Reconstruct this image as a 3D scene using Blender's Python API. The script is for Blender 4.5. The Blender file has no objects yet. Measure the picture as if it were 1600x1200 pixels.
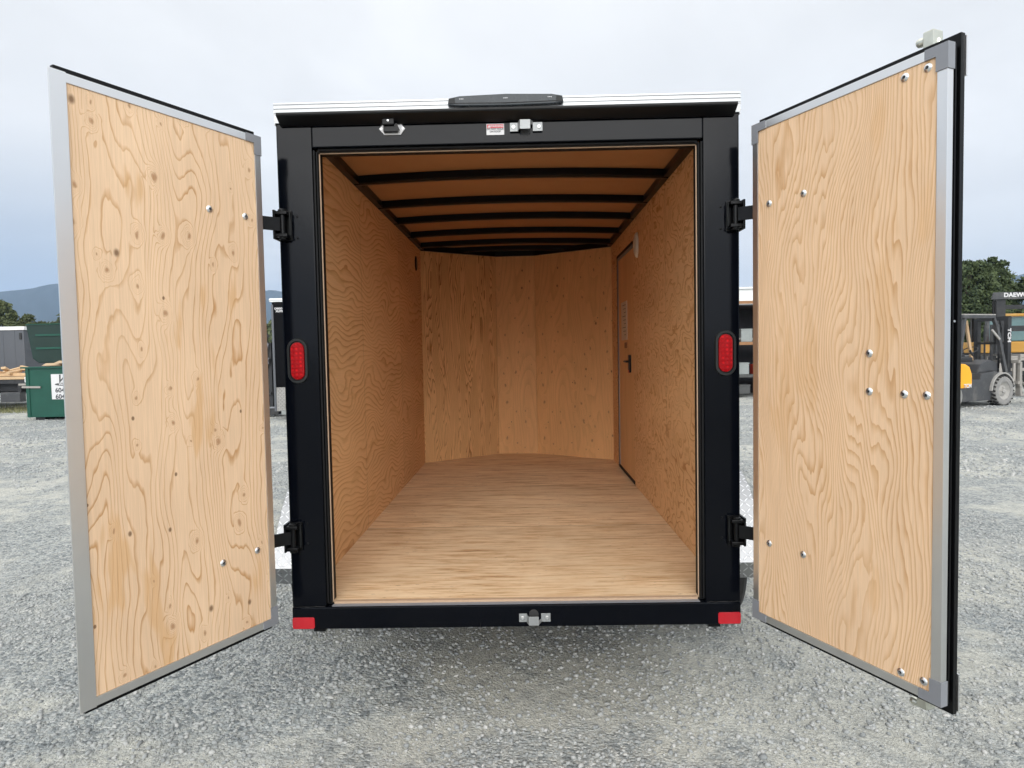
import bpy, bmesh, math, random
import numpy as np
from mathutils import Vector, Matrix
R = math.radians
random.seed(7); rng = np.random.default_rng(11)
sc = bpy.context.scene
col = sc.collection

# ------------------------------------------------------------------ camera
cd = bpy.data.cameras.new('camera'); cam = bpy.data.objects.new('camera', cd); col.objects.link(cam)
cd.sensor_width = 36.0; cd.lens = 36.0*1054.55/1600; cd.clip_start = .05; cd.clip_end = 20000
_y, _p, _r = R(-.9515), R(-2.7291), R(-1.088)
fw = Vector((math.sin(_y)*math.cos(_p), math.cos(_y)*math.cos(_p), math.sin(_p)))
rt = Vector((math.cos(_y), -math.sin(_y), 0)); up = rt.cross(fw)
r2 = rt*math.cos(_r)+up*math.sin(_r); u2 = up*math.cos(_r)-rt*math.sin(_r)
m = Matrix((r2, u2, -fw)).transposed().to_4x4(); m.translation = (.0489, -2.7119, 1.542)
cam.matrix_world = m
sc.camera = cam
sc.cycles.diffuse_bounces = 8; sc.cycles.max_bounces = 12
sc.view_settings.view_transform = 'Standard'; sc.view_settings.look = 'None'
sc.view_settings.exposure = 0.22; sc.view_settings.gamma = 1
SUN_EL, SUN_AZ = 26, 182          # degrees; azimuth measured clockwise from +Y

# ------------------------------------------------------------------ node helper
class G:
    """small expression builder for node trees"""
    def __init__(s, nt): s.nt = nt; s.n = nt.nodes; s.l = nt.links
    def new(s, t, **k):
        n = s.n.new(t)
        for a, v in k.items(): setattr(n, a, v)
        return n
    def put(s, sock, v):
        if isinstance(v, bpy.types.NodeSocket): s.l.new(v, sock)
        elif v is not None:
            if isinstance(v, (tuple, list)) and len(v) == 3 and sock.type == 'RGBA': v = (*v, 1)
            sock.default_value = v
    def m(s, op, a, b=None, c=None, clamp=False):
        n = s.new('ShaderNodeMath', operation=op, use_clamp=clamp)
        for i, v in enumerate((a, b, c)):
            if v is not None: s.put(n.inputs[i], v)
        return n.outputs[0]
    def vm(s, op, a, b=None):
        n = s.new('ShaderNodeVectorMath', operation=op)
        s.put(n.inputs[0], a)
        if b is not None: s.put(n.inputs[1], b)
        return n.outputs[0]
    def obj(s): return s.new('ShaderNodeTexCoord').outputs['Object']
    def sep(s, v):
        n = s.new('ShaderNodeSeparateXYZ'); s.put(n.inputs[0], v); return n.outputs
    def comb(s, x, y, z=0.0):
        n = s.new('ShaderNodeCombineXYZ')
        for i, v in enumerate((x, y, z)): s.put(n.inputs[i], v)
        return n.outputs[0]
    def noise(s, v, scale=1.0, detail=2.0, rough=.5, dist=0.0, color=False, dim='3D'):
        n = s.new('ShaderNodeTexNoise', noise_dimensions=dim); s.put(n.inputs['Vector'], v)
        n.inputs['Scale'].default_value = scale; n.inputs['Detail'].default_value = detail
        n.inputs['Roughness'].default_value = rough; n.inputs['Distortion'].default_value = dist
        return n.outputs[1 if color else 0]
    def vor(s, v, scale=1.0, feature='F1', rand=1.0, dim='3D'):
        n = s.new('ShaderNodeTexVoronoi', feature=feature, voronoi_dimensions=dim); s.put(n.inputs['Vector'], v)
        n.inputs['Scale'].default_value = scale
        if 'Randomness' in n.inputs: n.inputs['Randomness'].default_value = rand
        return n.outputs
    def ramp(s, f, stops, interp='LINEAR'):
        n = s.new('ShaderNodeValToRGB'); n.color_ramp.interpolation = interp
        e = n.color_ramp.elements
        while len(e) < len(stops): e.new(.5)
        for i, (p, c) in enumerate(stops):
            e[i].position = p; e[i].color = (*c, 1) if isinstance(c, (tuple, list)) else (c, c, c, 1)
        s.put(n.inputs[0], f); return n.outputs[0]
    def mix(s, f, a, b, mode='MIX'):
        n = s.new('ShaderNodeMix', data_type='RGBA', blend_type=mode)
        s.put(n.inputs[0], f); s.put(n.inputs[6], a); s.put(n.inputs[7], b); return n.outputs[2]
    def step(s, x, lo, hi, a=0.0, b=1.0):
        n = s.new('ShaderNodeMapRange', interpolation_type='SMOOTHSTEP')
        s.put(n.inputs[0], x)
        for i, v in zip((1, 2, 3, 4), (lo, hi, a, b)): s.put(n.inputs[i], v)
        return n.outputs[0]
    def bump(s, h, strength=.3, dist=.01, normal=None):
        n = s.new('ShaderNodeBump'); n.inputs['Strength'].default_value = strength; n.inputs['Distance'].default_value = dist
        s.put(n.inputs['Height'], h)
        if normal is not None: s.put(n.inputs['Normal'], normal)
        return n.outputs[0]

MAT = {}
def newmat(name):
    mt = bpy.data.materials.new(name); mt.use_nodes = True
    nt = mt.node_tree; b = nt.nodes['Principled BSDF']; MAT[name] = mt
    return mt, G(nt), b
def simple(name, color, rough=.5, metal=0.0, spec=None, var=.12, nscale=9.0, coat=0.0, bumps=0.0, bscale=60.0, dirt=None, dirt_amt=.3, emit=None):
    mt, g, b = newmat(name)
    p = g.obj()
    n = g.noise(p, nscale, 5, .6)
    c = g.mix(n, tuple(x*(1-var) for x in color), tuple(min(1, x*(1+var)) for x in color))
    if dirt:
        d = g.step(g.noise(p, nscale*.45, 6, .65), .48, .72, 0.0, dirt_amt)
        c = g.mix(d, c, dirt)
    g.put(b.inputs['Base Color'], c)
    g.put(b.inputs['Roughness'], g.m('ADD', rough-.06, g.m('MULTIPLY', g.noise(p, nscale*2.3, 4), .12)))
    b.inputs['Metallic'].default_value = metal
    if spec is not None: b.inputs['Specular IOR Level'].default_value = spec
    if coat: b.inputs['Coat Weight'].default_value = coat; b.inputs['Coat Roughness'].default_value = .08
    if bumps: g.put(b.inputs['Normal'], g.bump(g.noise(p, bscale, 3), bumps, .004))
    if emit: b.inputs['Emission Color'].default_value = (*emit[0], 1); b.inputs['Emission Strength'].default_value = emit[1]
    return mt

# ------------------------------------------------------------------ world
w = bpy.data.worlds.new('World'); sc.world = w; w.use_nodes = True
g = G(w.node_tree); bg = g.n['Background']
sky = g.new('ShaderNodeTexSky', sky_type='NISHITA', sun_disc=False)
sky.sun_elevation = R(SUN_EL); sky.sun_rotation = R(SUN_AZ)
d = g.new('ShaderNodeTexCoord').outputs['Generated']
dx, dy, dz = g.sep(d)
zz = g.m('MAXIMUM', dz, 0.0)
pl = g.comb(g.m('DIVIDE', dx, g.m('ADD', zz, .22)), g.m('DIVIDE', dy, g.m('ADD', zz, .22)), 0.0)   # cloud deck, flattened towards the horizon
cl = g.noise(pl, 1.3, 6, .55, .35)
base = g.ramp(dz, [(0.0, (.68, .70, .72)), (.06, (.74, .757, .775)), (.25, (.85, .865, .88)), (.45, (.91, .92, .93)), (.7, (1.35, 1.35, 1.35)), (1.0, (1.7, 1.69, 1.67))])
cloud = g.mix(1.0, base, g.ramp(cl, [(.32, (.89,.895,.90)), (.5, (.97,.972,.975)), (.68, 1.07)]), 'MULTIPLY')
# thinner bluish deck low to the west (the -X side)
wblue = g.m('MULTIPLY', g.step(g.m('ADD', dx, g.m('MULTIPLY', g.m('SUBTRACT', cl, .5), .5)), -.18, -.62), g.step(dz, .30, .06))
cloud = g.mix(wblue, cloud, (.42, .50, .61))
# warm bright band low in the east
ebr = g.m('MULTIPLY', g.m('MULTIPLY', g.step(dx, .15, .45), g.step(dz, .22, .03)), g.step(dy, .0, .3))
cloud = g.mix(g.m('MULTIPLY', ebr, .6), cloud, (.80, .82, .82))
# behind the camera the deck is brighter
back = g.m('ADD', g.step(dy, .2, -.8, 1.0, 1.45), g.m('MULTIPLY', g.step(dy, -.72, -.97, 0.0, 3.0), g.step(dz, .75, .35)))
cloud = g.mix(1.0, cloud, g.comb(back, back, back), 'MULTIPLY')
ten = g.mix(1.0, cloud, (10., 10., 10.), 'MULTIPLY')
for n in g.n:
    if n.type == 'MIX': n.clamp_result = False; n.clamp_factor = True
g.put(bg.inputs[0], g.mix(.96, sky.outputs[0], ten))
bg.inputs[1].default_value = .1

sd = bpy.data.lights.new('sun', 'SUN'); sd.energy = 1.5; sd.angle = R(42); sd.color = (1, .97, .92)
sun = bpy.data.objects.new('sun', sd); col.objects.link(sun)
sdir = Vector((math.sin(R(SUN_AZ))*math.cos(R(SUN_EL)), math.cos(R(SUN_AZ))*math.cos(R(SUN_EL)), math.sin(R(SUN_EL))))
sun.rotation_euler = sdir.to_track_quat('Z', 'Y').to_euler(); sun.location = (0, -10, 15)

# ------------------------------------------------------------------ mesh helpers
class MB:
    def __init__(s): s.bm = bmesh.new()
    def box(s, x0, x1, y0, y1, z0, z1, bev=0.0):
        return s.hexa([(x0,y0,z0),(x1,y0,z0),(x1,y1,z0),(x0,y1,z0),(x0,y0,z1),(x1,y0,z1),(x1,y1,z1),(x0,y1,z1)], bev)
    def hexa(s, c, bev=0.0):
        v = [s.bm.verts.new(p) for p in c]
        f = [s.bm.faces.new([v[i] for i in q]) for q in ((0,3,2,1),(4,5,6,7),(0,1,5,4),(1,2,6,5),(2,3,7,6),(3,0,4,7))]
        if bev:
            ed = {e for q in f for e in q.edges}
            bmesh.ops.bevel(s.bm, geom=list(ed), offset=bev, segments=2, affect='EDGES', profile=.7)
        return s
    def bar(s, a, b, w, h, upv=(0,0,1), bev=0.0):
        """box beam from a to b; w across, h along upv"""
        a, b = Vector(a), Vector(b); d = (b-a).normalized(); u = Vector(upv)
        sd_ = d.cross(u)
        if sd_.length < 1e-4: sd_ = d.cross(Vector((1,0,0)))
        sd_.normalize(); u = sd_.cross(d).normalized(); x = sd_*w/2; y = u*h/2
        return s.hexa([a-x-y, a+x-y, b+x-y, b-x-y, a-x+y, a+x+y, b+x+y, b-x+y], bev)
    def tube(s, pts, r, seg=10, cap=True):
        pts = [Vector(p) for p in pts]; rings = []
        rs = r if isinstance(r, (list, tuple)) else [r]*len(pts)
        ref = None
        for i, p in enumerate(pts):
            d = (pts[min(i+1, len(pts)-1)]-pts[max(i-1, 0)]).normalized()
            if ref is None or abs(d.dot(ref)) > .95: ref = Vector((0,0,1)) if abs(d.z) < .9 else Vector((1,0,0))
            a = d.cross(ref).normalized(); b = d.cross(a)
            rings.append([s.bm.verts.new(p+(a*math.cos(t)+b*math.sin(t))*rs[i]) for t in [2*math.pi*k/seg for k in range(seg)]])
        for q, w_ in zip(rings, rings[1:]):
            for k in range(seg): s.bm.faces.new((q[k], q[(k+1)%seg], w_[(k+1)%seg], w_[k]))
        if cap: s.bm.faces.new(rings[0][::-1]); s.bm.faces.new(rings[-1])
        return s
    def lathe(s, prof, c, axis, seg=32, close=False):
        """prof = [(radius, along)]; spun round axis through c"""
        c = Vector(c); ax = Vector(axis).normalized(); a = ax.orthogonal().normalized(); b = ax.cross(a); rings = []
        for (r_, h_) in prof:
            rings.append([s.bm.verts.new(c+ax*h_+(a*math.cos(t)+b*math.sin(t))*max(r_, 1e-4)) for t in [2*math.pi*k/seg for k in range(seg)]])
        pr = list(zip(rings, rings[1:]))
        if close: pr.append((rings[-1], rings[0]))
        for q, w_ in pr:
            for k in range(seg): s.bm.faces.new((q[k], q[(k+1)%seg], w_[(k+1)%seg], w_[k]))
        if not close:
            s.bm.faces.new(rings[0][::-1]); s.bm.faces.new(rings[-1])
        return s
    def prism(s, poly, y0, y1, plane='xz'):
        """polygon extruded; plane xz -> along y, yz -> along x, xy -> along z"""
        def P(p, t): return {'xz': (p[0], t, p[1]), 'yz': (t, p[0], p[1]), 'xy': (p[0], p[1], t)}[plane]
        A = [s.bm.verts.new(P(p, y0)) for p in poly]; B = [s.bm.verts.new(P(p, y1)) for p in poly]; n = len(poly)
        s.bm.faces.new(A); s.bm.faces.new(B[::-1])
        for k in range(n): s.bm.faces.new((A[k], B[k], B[(k+1)%n], A[(k+1)%n]))
        return s
    def build(s, name, mat, parent=None, smooth=False, bevel=0.0):
        bmesh.ops.recalc_face_normals(s.bm, faces=s.bm.faces[:])
        if bevel:
            ed = [e for e in s.bm.edges if len(e.link_faces) == 2 and e.calc_face_angle(0) > R(40)]
            bmesh.ops.bevel(s.bm, geom=ed, offset=bevel, segments=2, affect='EDGES', profile=.7, clamp_overlap=True)
        me = bpy.data.meshes.new(name); s.bm.to_mesh(me); s.bm.free()
        if smooth:
            for p in me.polygons: p.use_smooth = True
            try: me.set_sharp_from_angle(angle=R(38))
            except Exception: pass
        me.materials.append(MAT[mat] if isinstance(mat, str) else mat)
        o = bpy.data.objects.new(name, me); col.objects.link(o)
        if parent: o.parent = parent
        return o
def tag(o, label=None, cat=None, group=None, kind=None):
    for k, v in (('label', label), ('category', cat), ('group', group), ('kind', kind)):
        if v: o[k] = v
    return o
def empty(name, loc, rz=0.0):
    o = bpy.data.objects.new(name, None); o.location = loc; o.rotation_euler = (0, 0, rz); o.empty_display_size = .2
    col.objects.link(o); return o
def copy_tree(o, parent=None):
    c = o.copy(); col.objects.link(c); c.parent = parent
    for ch in list(o.children): copy_tree(ch, c)
    return c
def raw(name, verts, faces_flat, fsize, mat, parent=None, smooth=False):
    """numpy mesh: verts (n,3), flat loop indices, all faces of fsize"""
    me = bpy.data.meshes.new(name); nf = len(faces_flat)//fsize
    me.vertices.add(len(verts)); me.vertices.foreach_set('co', np.asarray(verts, np.float32).ravel())
    me.loops.add(len(faces_flat)); me.loops.foreach_set('vertex_index', np.asarray(faces_flat, np.int32))
    me.polygons.add(nf); me.polygons.foreach_set('loop_start', np.arange(0, nf*fsize, fsize, dtype=np.int32))
    me.update(calc_edges=True)
    if smooth: me.polygons.foreach_set('use_smooth', np.ones(nf, bool))
    me.materials.append(MAT[mat] if isinstance(mat, str) else mat)
    o = bpy.data.objects.new(name, me); col.objects.link(o)
    if parent: o.parent = parent
    return o
def text(name, body, size, mat, loc, xdir, ydir, parent=None, depth=.001, sx=1.0, shear=0.0, bold=0.0, align='CENTER', space=1.0):
    cu = bpy.data.curves.new(name, 'FONT'); cu.body = body; cu.size = size; cu.extrude = depth; cu.shear = shear
    cu.align_x = align; cu.align_y = 'CENTER'; cu.offset = bold; cu.space_character = space; cu.resolution_u = 3
    t = bpy.data.objects.new(name, cu); col.objects.link(t)
    dg = bpy.context.evaluated_depsgraph_get(); me = bpy.data.meshes.new_from_object(t.evaluated_get(dg))
    bpy.data.objects.remove(t)
    x = Vector(xdir).normalized(); y = Vector(ydir).normalized(); z = x.cross(y)
    M = Matrix((x*sx, y, z)).transposed().to_4x4(); M.translation = Vector(loc)
    me.transform(M); me.materials.clear(); me.materials.append(MAT[mat])
    o = bpy.data.objects.new(name, me); col.objects.link(o)
    if parent: o.parent = parent
    return o

# ------------------------------------------------------------------ materials
def plywood(name, ua, va, across=4.0, along=.8, bands=9.0, lin=2.0, warp=.06, wscale=9.0, light=(.66,.475,.30), dark=(.47,.28,.13),
            seed=0.0, knots=0.0, kscale=3.2, sharp=.55, lineamt=.8, rough=.62, smear=.35, zig=0.0, fig=0.0, repeat=0.0, tint=None):
    """rotary-cut softwood face: the growth rings come out as contour lines drawn out along the grain (va)"""
    mt, g, b = newmat(name)
    c = g.sep(g.obj()); u, v = c[ua], c[va]
    if repeat: u = g.m('MULTIPLY', g.m('PINGPONG', u, repeat), 1.0)
    # slow wander of the grain
    wv = g.m('MULTIPLY', g.m('SUBTRACT', g.noise(g.comb(g.m('MULTIPLY', u, 1.2), g.m('MULTIPLY', v, .9), seed+3.1), 1.0, 2), .5), .22)
    uu = g.m('ADD', u, wv)
    h1 = g.noise(g.comb(g.m('MULTIPLY', uu, across), g.m('MULTIPLY', v, along), seed), 1.0, 1.2, .45)
    wn = g.noise(g.comb(g.m('MULTIPLY', uu, wscale), g.m('MULTIPLY', v, wscale*.28), seed+7.7), 1.0, 2.5, .55)
    h = g.m('ADD', g.m('ADD', h1, g.m('MULTIPLY', uu, lin/bands)), g.m('MULTIPLY', g.m('SUBTRACT', wn, .5), warp))
    if zig:
        zn = g.noise(g.comb(g.m('MULTIPLY', u, 26), g.m('MULTIPLY', v, 2.0), seed+1.7), 1.0, 2, .5)
        h = g.m('ADD', h, g.m('MULTIPLY', g.m('SUBTRACT', zn, .5), zig))
    kd = None
    if knots:
        kp = g.comb(g.m('MULTIPLY', u, kscale*1.25), g.m('MULTIPLY', v, kscale*.8), 0.0)
        wob = g.vm('MULTIPLY', g.vm('SUBTRACT', g.noise(kp, 3.0, 2, color=True), (.5,.5,.5)), (.22,.22,0))
        vo = g.vor(g.vm('ADD', g.vm('ADD', kp, (seed, seed*1.7, 0)), wob), 1.0, dim='2D')
        kd = vo['Distance']; pick = g.sep(vo['Color'])
        on = g.m('GREATER_THAN', pick[0], 1-knots)
        size = g.m('ADD', .5, pick[1])
        kk = g.m('DIVIDE', kd, size)
        h = g.m('ADD', h, g.m('MULTIPLY', g.m('MULTIPLY', on, .42), g.m('POWER', 2.718, g.m('MULTIPLY', g.m('MULTIPLY', kk, kk), -42.0))))
    ring = g.m('FRACT', g.m('MULTIPLY', h, bands))
    line = g.ramp(ring, [(0.0, .22), (.025, .0), (sharp, .04), (.5*sharp+.46, .42), (.965, 1.0), (1.0, .4)])
    vary = g.noise(g.comb(g.m('MULTIPLY', u, 5), g.m('MULTIPLY', v, 1.6), seed+9), 1.0, 3, .6)
    line = g.m('MULTIPLY', line, g.m('MULTIPLY', g.step(vary, .3, .65, .45, 1.0), lineamt))
    colr = g.mix(line, light, dark)
    # tonal drift, reddish smears, fine fibre
    tone = g.noise(g.comb(g.m('MULTIPLY', u, 3), g.m('MULTIPLY', v, .7), seed+5), 1.0, 4, .6)
    colr = g.mix(1.0, colr, g.ramp(tone, [(.3, (.90,.88,.86)), (.7, (1.06,1.06,1.05))]), 'MULTIPLY')
    sm = g.m('MULTIPLY', g.step(g.noise(g.comb(g.m('MULTIPLY', uu, 8), g.m('MULTIPLY', v, 1.7), seed+15), 1.0, 3, .6), .59, .66), smear)
    colr = g.mix(sm, colr, (.60,.35,.15))
    fib = g.noise(g.comb(g.m('MULTIPLY', u, 260), g.m('MULTIPLY', v, 7), seed), 1.0, 3, .6)
    colr = g.mix(1.0, colr, g.ramp(fib, [(.3, .91), (.7, 1.06)]), 'MULTIPLY')
    if fig:
        ck = g.noise(g.comb(g.m('MULTIPLY', u, 120), g.m('MULTIPLY', v, 3.5), seed+2), 1.0, 2, .5)
        colr = g.mix(g.m('MULTIPLY', g.step(ck, .70, .78), fig), colr, (.20,.10,.05))
    if knots:
        ring2 = g.m('MULTIPLY', g.m('MULTIPLY', on, g.step(kk, .09, .02)), .8)
        colr = g.mix(ring2, colr, (.36,.19,.09))
        pin = g.vor(g.comb(g.m('MULTIPLY', u, 7), g.m('MULTIPLY', v, 5), 0.0), 1.0, dim='2D')
        pk = g.sep(pin['Color'])
        pm = g.m('MULTIPLY', g.m('GREATER_THAN', pk[0], .72), g.step(pin['Distance'], g.m('MULTIPLY', g.m('ADD', .35, pk[1]), .075), .02))
        colr = g.mix(g.m('MULTIPLY', pm, .85), colr, (.15,.075,.035))
    if va == 1 and ua == 2:
        sj = g.step(g.m('ABSOLUTE', g.m('SUBTRACT', g.m('FRACT', g.m('ADD', g.m('DIVIDE', v, 1.22), .5)), .5)), .0022, .0008)
        sh = g.new('ShaderNodeTexWhiteNoise', noise_dimensions='1D'); g.put(sh.inputs['W'], g.m('FLOOR', g.m('ADD', g.m('DIVIDE', v, 1.22), seed)))
        colr = g.mix(1.0, colr, g.ramp(sh.outputs[0], [(0, (.93,.91,.89)), (1, (1.04,1.03,1.02))]), 'MULTIPLY')
        colr = g.mix(g.m('MULTIPLY', sj, .7), colr, (.14,.07,.03))
    if tint: colr = g.mix(1.0, colr, tint, 'MULTIPLY')
    g.put(b.inputs['Base Color'], colr)
    g.put(b.inputs['Roughness'], g.m('ADD', rough-.05, g.m('MULTIPLY', fib, .15)))
    b.inputs['Specular IOR Level'].default_value = .28
    hh = g.m('ADD', g.m('MULTIPLY', fib, .5), g.m('MULTIPLY', line, -.5))
    g.put(b.inputs['Normal'], g.bump(hh, .22, .002))
    for n in g.n:
        if n.type == 'MIX': n.clamp_result = False
    return mt

LT, DK = (.755,.545,.36), (.50,.27,.11)
plywood('ply_knotty', 0, 2, across=7.0, along=1.5, bands=14, lin=38, warp=.10, wscale=15, seed=2.3, knots=.5, kscale=8.5, lineamt=1.0, smear=.55, sharp=.78, zig=.05, light=LT, dark=DK)
plywood('ply_fine', 0, 2, across=5.4, along=1.3, bands=24, lin=62, warp=.06, wscale=20, seed=14.6, lineamt=.95, smear=.3, zig=.085, sharp=.5, light=(.755,.535,.345), dark=(.53,.295,.125))
plywood('ply_wall', 2, 1, across=3.6, along=1.9, bands=11, lin=30, warp=.13, wscale=9, seed=31.0, lineamt=.9, smear=.4, sharp=.55, zig=.04, light=(.80,.52,.275), dark=(.50,.24,.085))
plywood('ply_wall_loops', 2, 1, across=6.0, along=4.0, bands=10, lin=5.0, warp=.30, wscale=15, seed=47.0, lineamt=.95, smear=.2, sharp=.6, light=(.80,.52,.275), dark=(.48,.225,.075))
plywood('ply_nose_fine', 0, 2, across=11, along=1.1, bands=15, lin=60, warp=.08, wscale=18, seed=61.0, lineamt=1.0, smear=.3, zig=.12, fig=.3, light=(.80,.50,.235), dark=(.34,.15,.04))
plywood('ply_nose_knots', 0, 2, across=4, along=.6, bands=14, lin=14, warp=.05, wscale=8, seed=73.0, lineamt=.4, smear=.3, knots=.75, kscale=7.0, light=(.79,.465,.21), dark=(.50,.27,.11))
plywood('ply_door', 1, 2, across=2, along=.5, bands=10, lin=12, warp=.04, wscale=6, seed=83.0, lineamt=.3, smear=.2, light=(.76,.47,.23), dark=(.5,.25,.09))

def floor_mat():
    mt, g, b = newmat('ply_floor')
    x, y, z = g.sep(g.obj())
    sheet = g.m('FLOOR', g.m('DIVIDE', y, 1.20))
    wn = g.new('ShaderNodeTexWhiteNoise', noise_dimensions='1D'); g.put(wn.inputs['W'], g.m('ADD', sheet, 4.0))
    s = g.m('MULTIPLY', sheet, 11.3)
    f1 = g.noise(g.comb(g.m('MULTIPLY', x, 2.6), g.m('MULTIPLY', y, 27), s), 1.0, 5, .7)
    f2 = g.noise(g.comb(g.m('MULTIPLY', x, 7), g.m('MULTIPLY', y, 75), s), 1.0, 3, .7)
    big = g.noise(g.comb(g.m('MULTIPLY', x, 1.8), g.m('MULTIPLY', y, 4), s), 1.0, 5, .65)
    h = g.m('ADD', g.m('MULTIPLY', f1, .6), g.m('MULTIPLY', f2, .4))
    c = g.ramp(h, [(.34, (.42,.23,.10)), (.44, (.72,.50,.29)), (.52, (.88,.68,.45)), (.68, (.94,.79,.57))])
    c = g.mix(1.0, c, g.ramp(big, [(.3, (.84,.81,.77)), (.7, (1.06,1.05,1.04))]), 'MULTIPLY')
    c = g.mix(1.0, c, g.ramp(wn.outputs[0], [(0, (.90,.885,.87)), (1, (1.04,1.03,1.02))]), 'MULTIPLY')
    ck = g.noise(g.comb(g.m('MULTIPLY', x, 24), g.m('MULTIPLY', y, 90), s), 1.0, 2, .5)
    ar = g.noise(g.comb(g.m('MULTIPLY', x, 2), g.m('MULTIPLY', y, 3), s+0.0 if False else s), 1.0, 2, .5)
    m_ = g.m('MULTIPLY', g.step(ck, .66, .73), g.step(ar, .42, .62))
    c = g.mix(g.m('MULTIPLY', m_, .75), c, (.13,.07,.04))
    seam = g.step(g.m('ABSOLUTE', g.m('SUBTRACT', g.m('FRACT', g.m('ADD', g.m('DIVIDE', y, 1.20), .5)), .5)), .0045, .0015)
    c = g.mix(g.m('MULTIPLY', seam, .6), c, (.16,.09,.05))
    # a scuffed dry patch where people step in
    g.put(b.inputs['Base Color'], c); b.inputs['Roughness'].default_value = .5
    b.inputs['Specular IOR Level'].default_value = .35
    g.put(b.inputs['Normal'], g.bump(h, .3, .003))
    for n in g.n:
        if n.type == 'MIX': n.clamp_result = False
floor_mat()
simple('luan', (.40,.20,.08), .6, var=.16, nscale=2.5)
simple('ply_edge', (.42,.29,.19), .7, var=.15, nscale=60)
simple('black_paint', (.0016,.0022,.0040), .13, spec=.13, var=.25, nscale=4, coat=.0, bumps=.03, bscale=45)
simple('black_semi', (.0025,.0026,.003), .34, spec=.2, var=.3, nscale=8, bumps=.05, bscale=80)
simple('rubber', (.003,.003,.0032), .6, spec=.25, var=.3, nscale=20)
simple('hood_paint', (.003,.003,.0035), .38, spec=.25, var=.2, nscale=5)
def dusty(name, lvl=.35):
    nt = MAT[name].node_tree; g = G(nt); b = nt.nodes['Principled BSDF']
    src = b.inputs['Base Color'].links[0].from_socket; p = g.obj(); x, y, z = g.sep(p)
    sp = g.step(g.noise(p, 420, 2, .5), .70, .76); ar = g.step(g.noise(p, 5, 4, .65), .50, .68)
    low = g.step(z, .75, .42, .25, 1.0)
    f = g.m('MULTIPLY', g.m('MULTIPLY', sp, ar), g.m('MULTIPLY', low, lvl))
    film = g.m('MULTIPLY', g.m('MULTIPLY', g.noise(p, 9, 5, .7), low), .003)
    sc_ = g.step(g.noise(g.comb(g.m('MULTIPLY', x, 300), g.m('MULTIPLY', y, 30), g.m('MULTIPLY', z, 6)), 1.0, 2), .74, .78, 0.0, .10)
    c = g.mix(g.m('ADD', f, g.m('ADD', film, g.m('MULTIPLY', sc_, ar))), src, (.30,.29,.27))
    g.put(b.inputs['Base Color'], c)
dusty('black_paint')
def brushed(name, color, rough, axis, metal=1.0):
    mt, g, b = newmat(name); c = list(g.sep(g.obj()))
    k = [g.m('MULTIPLY', c[i], 3.0 if i == axis else 320.0) for i in range(3)]
    n = g.noise(g.comb(*k), 1.0, 3, .6); n2 = g.noise(g.obj(), 5.0, 4, .6)
    g.put(b.inputs['Base Color'], g.mix(n2, tuple(x*.93 for x in color), color))
    g.put(b.inputs['Roughness'], g.m('ADD', rough-.07, g.m('MULTIPLY', n, .07)))
    b.inputs['Metallic'].default_value = metal
    g.put(b.inputs['Normal'], g.bump(n, .02, .001)); return mt
brushed('aluminium', (.80,.80,.79), .33, 2)
brushed('aluminium_trim', (.42,.43,.435), .45, 0, .6)
simple('bracket_grey', (.24,.25,.27), .5, metal=.25, var=.08)
simple('zinc', (.74,.75,.75), .30, metal=1, var=.1, nscale=40)
simple('zinc_yellow', (.62,.63,.55), .36, metal=.9, var=.15, nscale=40)
simple('lens_red', (.30,.003,.007), .35, var=.1, nscale=60, spec=.12, coat=0, bumps=.35, bscale=150)
simple('reflector_red', (.40,.005,.013), .22, var=.04, coat=.4, bumps=.15, bscale=400)
simple('grommet', (.010,.011,.011), .45, spec=.25, var=.2)
simple('lamp_smoke', (.022,.028,.034), .28, var=.2, spec=.3)
simple('lamp_clear', (.55,.55,.56), .2)
simple('sticker_white', (.62,.61,.61), .5, var=.03)
simple('sticker_red', (.62,.04,.06), .5, var=.03)
simple('ink_and_recess', (.02,.02,.02), .6)
simple('plastic_cream', (.62,.56,.46), .45, var=.05)
simple('tyre', (.022,.021,.020), .8, var=.35, nscale=14, bumps=.3, bscale=60, dirt=(.20,.19,.17), dirt_amt=.35)
simple('rim_white', (.55,.55,.54), .35, metal=.6)
simple('far_black', (.004,.004,.005), .3, spec=.06)
simple('gloss_black', (.008,.008,.009), .08, coat=.5, var=.2)
def tread_plate():
    mt, g, b = newmat('tread_plate')
    uv = g.new('ShaderNodeTexCoord').outputs['UV']
    x, y, _ = g.sep(g.vm('MULTIPLY', uv, (30.0, 30.0, 0)))
    cx, cy = g.m('FLOOR', x), g.m('FLOOR', y)
    fx, fy = g.m('SUBTRACT', g.m('FRACT', x), .5), g.m('SUBTRACT', g.m('FRACT', y), .5)
    par = g.m('MODULO', g.m('ABSOLUTE', g.m('ADD', cx, cy)), 2.0)
    sg = g.m('SUBTRACT', g.m('MULTIPLY', g.m('GREATER_THAN', par, .5), 2.0), 1.0)
    fys = g.m('MULTIPLY', fy, sg)
    a = g.m('ABSOLUTE', g.m('ADD', fx, fys)); c = g.m('ABSOLUTE', g.m('SUBTRACT', fx, fys))
    e = g.m('ADD', g.m('POWER', g.m('DIVIDE', a, .78), 2.0), g.m('POWER', g.m('DIVIDE', c, .17), 2.0))
    loz = g.step(e, 1.1, .35)
    g.put(b.inputs['Base Color'], g.mix(loz, (.38,.385,.39), (.72,.73,.74)))
    b.inputs['Metallic'].default_value = 1.0
    g.put(b.inputs['Roughness'], g.m('ADD', .22, g.m('MULTIPLY', g.noise(g.obj(), 30, 4), .18)))
    g.put(b.inputs['Normal'], g.bump(loz, .6, .003))
tread_plate()
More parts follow.
